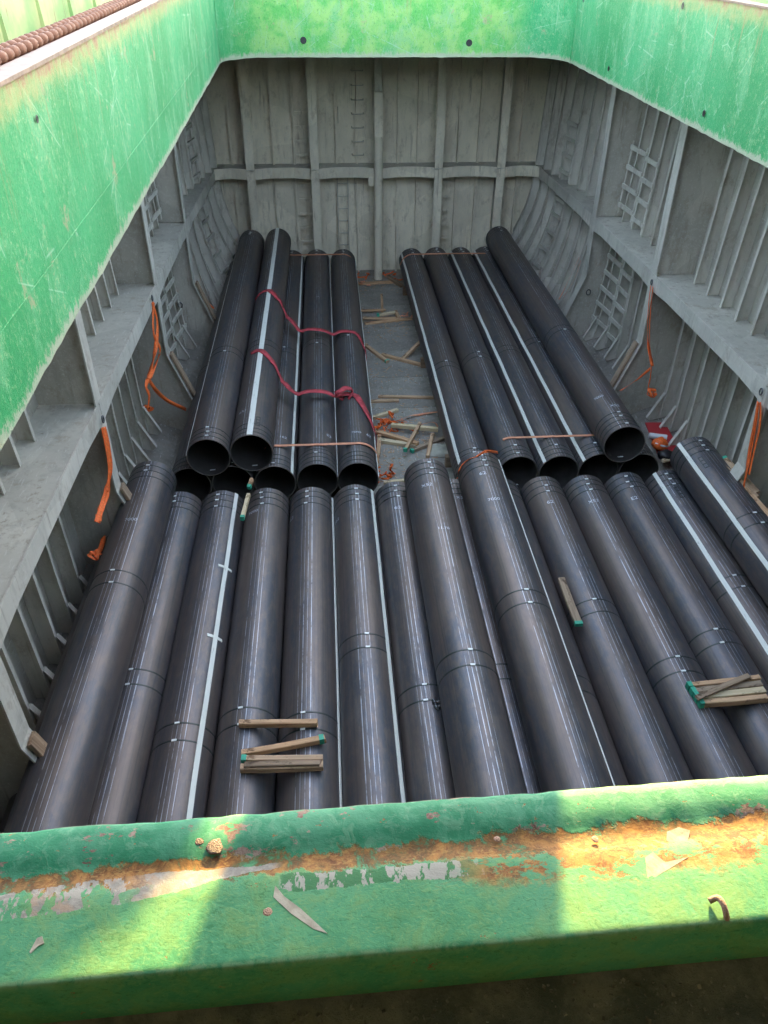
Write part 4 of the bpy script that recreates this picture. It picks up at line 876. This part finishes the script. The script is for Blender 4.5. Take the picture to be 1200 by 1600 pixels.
# orange ratchet straps hanging from the stringers
def strap(paths, label, mat='orange', wd=0.07, name='orange_strap', hook=None):
    root = empty(name, paths[0][0]); tag(root, label, 'strap', 'orange lashing straps hanging from the stringers')
    for pts in paths:
        sp = smooth_path(pts, 7); sd_ = []
        for i in range(len(sp)):
            a = 0.9 * math.sin(i * 0.23 + len(sp)) ; sd_.append((0.25 * math.cos(a), 1.0 * math.cos(a), 0.5 * math.sin(a)))
        o = MB().ribbon(sp, wd, sd_, 0.005).build('webbing', M[mat], None, smooth='all'); o.parent = root; o.matrix_parent_inverse = Matrix.Translation(-root.location)
    if hook is not None:
        h_ = Vector(hook); pts = [h_ + Vector((0, 0.035 * math.cos(a), 0.05 * math.sin(a))) for a in np.linspace(0, 2 * math.pi, 14)]
        o = MB().tube(pts, 0.011, 8, False).build('shackle', M['steel'], None, smooth='all'); o.parent = root; o.matrix_parent_inverse = Matrix.Translation(-root.location)
    return root
xL = CX - HI + 0.06; xR = CX + HI - 0.06
P_ = lambda l, X_: [atX(x, y, X_ + 0.02 * ((i * 7) % 3 - 1)) for i, (x, y) in enumerate(l)]
def coil(c, n, r_, seed, mat='orange', h=0.1):
    rg = random.Random(seed); pts = []
    for k in range(n): a = k * 1.25 + rg.random(); q = r_ * (0.35 + 0.65 * rg.random()); pts.append(Vector(c) + Vector((q * math.cos(a), q * math.sin(a), h * (0.3 + rg.random()))))
    return pts
strap([P_([(238, 472), (246, 505), (243, 545), (236, 575), (232, 592)], xL), P_([(240, 472), (240, 520), (250, 545), (246, 562), (234, 590)], xL), P_([(232, 590), (228, 604), (233, 618), (231, 640)], xL),
       P_([(232, 592), (244, 610), (262, 626)], xL) + [at(291, 640, 0.55)], coil(at(229, 646, 0.62), 12, 0.14, 3)], 'orange lashing strap hanging at the second port frame, ending in a coil', hook=atX(238, 466, xL))
strap([P_([(160, 668), (166, 695), (171, 725), (168, 765), (158, 795), (153, 815)], xL), P_([(163, 668), (170, 700), (172, 735), (166, 770), (156, 800)], xL), P_([(157, 798), (154, 806), (152, 816)], xL)], 'orange lashing strap hanging at the third port frame above the raised pipe', wd=0.085, hook=atX(161, 655, xL))
strap([P_([(162, 838), (158, 855), (150, 868)], CX - 4.9), coil(atX(148, 872, CX - 4.9), 7, 0.10, 8)], 'frayed orange strap end caught on a bracket behind the raised port pipe')
strap([P_([(1017, 446), (1013, 480), (1012, 520), (1015, 560), (1018, 575)], xR), P_([(1020, 448), (1016, 490), (1015, 530), (1019, 572)], xR), P_([(1018, 572), (1016, 590), (1013, 606), (1018, 618)], xR),
       [atX(1016, 576, xR)] + [at(994, 594, 1.0), at(970, 610, 0.9)], coil(atX(1019, 620, xR + 0.15), 9, 0.12, 5)], 'orange lashing strap hanging at the starboard frame with a tail to the raised pipe', hook=atX(1018, 441, xR))
strap([P_([(1185, 628), (1181, 660), (1174, 700), (1166, 740), (1162, 760)], xR), P_([(1188, 628), (1187, 665), (1178, 705), (1170, 742)], xR), P_([(1184, 628), (1178, 665), (1170, 705), (1165, 748)], xR)], 'broad orange strap hanging at the starboard frame near the picture edge', wd=0.085, hook=atX(1189, 612, xR))
strap([[at(305, 446, 0.9), at(312, 458, 0.85), at(322, 470, 0.8), at(334, 482, 0.7)], coil(at(312, 462, 0.85), 6, 0.12, 9)], 'orange strap scraps caught in the port frame foot by the bulkhead', wd=0.04)
strap([[at(905, 402, 1.6), at(893, 428, 1.2), at(880, 455, 0.9), at(873, 468, 0.8)], [at(908, 406, 1.55), at(898, 435, 1.15), at(882, 462, 0.85)]], 'faded strap bundle hanging in the starboard frame by the bulkhead', 'orange_pale', 0.03)
strap([[at(778, 707, 1.25), at(760, 705, 1.72)] + [Vector((2.33 - 0.37 * math.sin(a), 10.45, nest(1.93, 2.73) + 0.37 * math.cos(a))) for a in (0.2, 0.6, 1.0, 1.4)] + [at(718, 742, 0.95), at(712, 750, 0.9)]], 'orange strap looped round the end of the striped raised pipe', 'orange', 0.045)
# loose tangles on the gangway floor
def tangle(c, n, r_, label, seed, mat='orange', wd=0.035, h=0.14):
    root = empty('strap_tangle', c); tag(root, label, 'strap', 'orange strap scraps on the gangway floor'); rg = random.Random(seed)
    for k in range(n):
        p0 = Vector((rg.uniform(-r_, r_), rg.uniform(-r_, r_) * 0.9, rg.uniform(0.01, h))); pts = [p0]
        for q in range(3): pts.append(pts[-1] + Vector((rg.uniform(-r_, r_) * 0.7, rg.uniform(-r_, r_) * 0.7, rg.uniform(-0.05, 0.06)))); pts[-1].z = max(0.008, pts[-1].z)
        MB().ribbon(smooth_path(pts, 5), wd, (rg.uniform(-1, 1), rg.uniform(-1, 1), 0.6), 0.004).build('webbing', M[mat], root, smooth='all')
    return root
tangle(at(608, 668, 0.01), 22, 0.26, 'heap of tangled orange strapping among the gangway timbers', 1)
strap([[at(622, 658, 0.03), at(640, 650, 0.06), at(655, 648, 0.03), at(672, 645, 0.04), at(690, 643, 0.2)]], 'thin orange strap running from the tangle to the starboard pipe', 'orange_pale', 0.05)
strap([[at(656, 664, 0.12), at(670, 660, 0.15), at(680, 661, 0.10), at(684, 667, 0.04)]], 'short curl of faded strap beside the bright timber', 'orange_pale', 0.04)
tangle(at(598, 752, 0.01), 7, 0.14, 'orange strap scraps beside the open end of the gangway pipe', 2)
tangle(at(615, 742, 0.01), 4, 0.12, 'curled orange strap end on the floor behind the shackle pipe', 4, wd=0.05)
tangle(at(612, 434, 0.01), 6, 0.22, 'orange strap scraps at the pillar foot', 6)
tangle(at(567, 436, 0.01), 5, 0.20, 'orange strap scraps left of the pillar by the pipe ends', 7)
tangle(at(568, 447, 0.01), 5, 0.20, 'orange strap scraps under the board by the pillar', 12, 'orange_pale')
tangle(at(638, 497, 0.01), 5, 0.18, 'faded strap scraps at the starboard end of the far heap', 13, 'orange_pale')

# ------------------------------------------------------------------ small things
# grey sack
c = at(693, 706, 0.0); mb = MB(); n, m = 20, 12; g_ = []
for i in range(n):
    for j in range(m):
        u, v = i / (n - 1) - 0.5, j / (m - 1) - 0.5; r_ = max(0, 1 - (abs(u) * 2) ** 2.6) * max(0, 1 - (abs(v) * 2) ** 2.6)
        g_.append((u * 0.56 + v * 0.12 + 0.03 * wob(u, v, 0, 6, 2), v * 0.44 - u * 0.16 + 0.03 * wob(u, v, 3, 6, 4), 0.006 + 0.13 * r_ ** 0.6 * (0.7 + 0.5 * wob(u, v, 0, 5, 7)) + 0.02 * abs(wob(u, v, 0, 14, 1))))
mb.add(g_, [(i * m + j, (i + 1) * m + j, (i + 1) * m + j + 1, i * m + j + 1) for i in range(n - 1) for j in range(m - 1)])
tag(mb.build('sack', M['cloth'], None, 'all', c), 'crumpled pale grey sack against the starboard pipe', 'sack')
# red board, bottle, roll and black bag by the starboard pipe ends
q = [at(1008, 660, 0.42), at(1039, 660, 0.42), at(1063, 705, 0.30), at(1050, 722, 0.28), at(1030, 716, 0.30)]
tag(MB().prism(q, (0, 0, -0.018)).build('red_board', M['redboard']), 'flat red painted board on the floor beside the raised starboard pipe', 'board')
rc = at(1027, 682, 0.46); tag(MB().tube([rc + Vector((-0.15, 0.05, 0)), rc + Vector((0.17, -0.05, 0.0))], 0.055, 16).build('white_roll', M['white'], None, True), 'white plastic roll lying on the red board', 'roll')
oc = at(1030, 697, 0.42); o = empty('orange_bag', oc); tag(o, 'crumpled orange bag with a white stripe by the red board', 'bag')
b_ = blob('bag_body', (0, 0, 0.05), 0.15, M['orange'], o, 5, 0.8); mb = MB().tube([(-0.12, -0.06, 0.10), (0, -0.13, 0.08), (0.11, -0.10, 0.05)], 0.022, 8).build('white_stripe', M['white'], o, 'all')
tag(blob('black_bag', at(1040, 711, 0.40), 0.14, M['black'], None, 9, 0.7), 'black plastic bag beside the orange bag', 'bag')
plank(at(1034, 722, 0.35), at(1052, 718, 0.35), 0.07, 0.05, 'small pale offcut under the black bag', 'wood_pale')
tag(blob('crumpled_paper', at(571, 411, 0.1), 0.14, M['cloth'], None, 3, 0.9), 'crumpled pale paper at the foot of the bulkhead', 'litter')
# two bow shackles on the seventh pipe
def bow_shackle(c, rz, tilt, label):
    root = empty('bow_shackle', c); tag(root, label, 'shackle', 'bow shackles on the pipe')
    pts = [Vector((0.055 * math.sin(a) * (1.0 if abs(a) < 1.6 else 0.8), 0.075 + 0.062 * math.cos(a), 0)) for a in np.linspace(-2.5, 2.5, 16)]
    pts = [Vector((-0.034, -0.045, 0))] + pts + [Vector((0.034, -0.045, 0))]
    b = MB().tube(smooth_path(pts, 2), 0.0125, 10).build('bow', M['steel'], root, smooth='all')
    p = MB().tube([(-0.065, -0.045, 0), (0.075, -0.045, 0)], 0.0135, 10).build('pin', M['steel'], root, smooth=True)
    MB().tube([(-0.075, -0.045, 0), (-0.055, -0.045, 0)], 0.026, 10).build('pin_head', M['steel'], p, smooth=True); MB().tube([(0.05, -0.045, 0), (0.07, -0.045, 0)], 0.024, 6).build('nut', M['steel'], p)
    for e in (-0.034, 0.034): MB().tube([(e - 0.012, -0.045, 0), (e + 0.012, -0.045, 0)], 0.028, 12).build('eye', M['steel'], b, smooth=True)
    root.rotation_euler = (tilt, 0.2, rz)
zp7 = lambda x: surfz(x, [(0.985, Z0)])
c1 = at(686, 1102, 0.93); c1.z = zp7(c1.x) + 0.02; c2 = at(694, 1088, 0.92); c2.z = zp7(c2.x) + 0.03
bow_shackle(c1, -1.35, 0.15, 'bow shackle lying nearer the viewer on the plain pipe'); bow_shackle(c2 + Vector((0.03, 0.02, 0.0)), -0.9, 0.7, 'bow shackle propped up behind the other one')
# pad eyes on the far web frames
for (x, y, par) in ((282, 476, PORT), (919, 456, STAR)):
    c = atY(x, y, 18.17); b = MB().box(c, (0.10, 0.02, 0.12)).build('pad_eye', M['frame'], par)
    MB().tube([c + Vector((0.05 * math.cos(a), -0.03, 0.065 * math.sin(a))) for a in np.linspace(0, 2 * math.pi, 16)], 0.013, 8, False).build('ring', M['steel'], b, smooth='all')
# splinters and bark on the gangway floor
sm = MB(); rg_ = random.Random(21)
for k in range(520):
    Y = rg_.choice((12.3, 13.3, 13.6, 14.8, 16.6, 19.4, 19.8, 22.6)) + rg_.gauss(0, 0.45); x_ = rg_.uniform(0.80, 2.06); L_ = rg_.uniform(0.02, 0.11)
    sm.box((x_, Y, 0.006), (L_, rg_.uniform(0.006, 0.018), 0.006), Matrix.Rotation(rg_.uniform(0, 3.1), 3, 'Z'))
tag(sm.build('wood_splinters', M['wood']), 'wood splinters littering the gangway floor', kind='stuff')
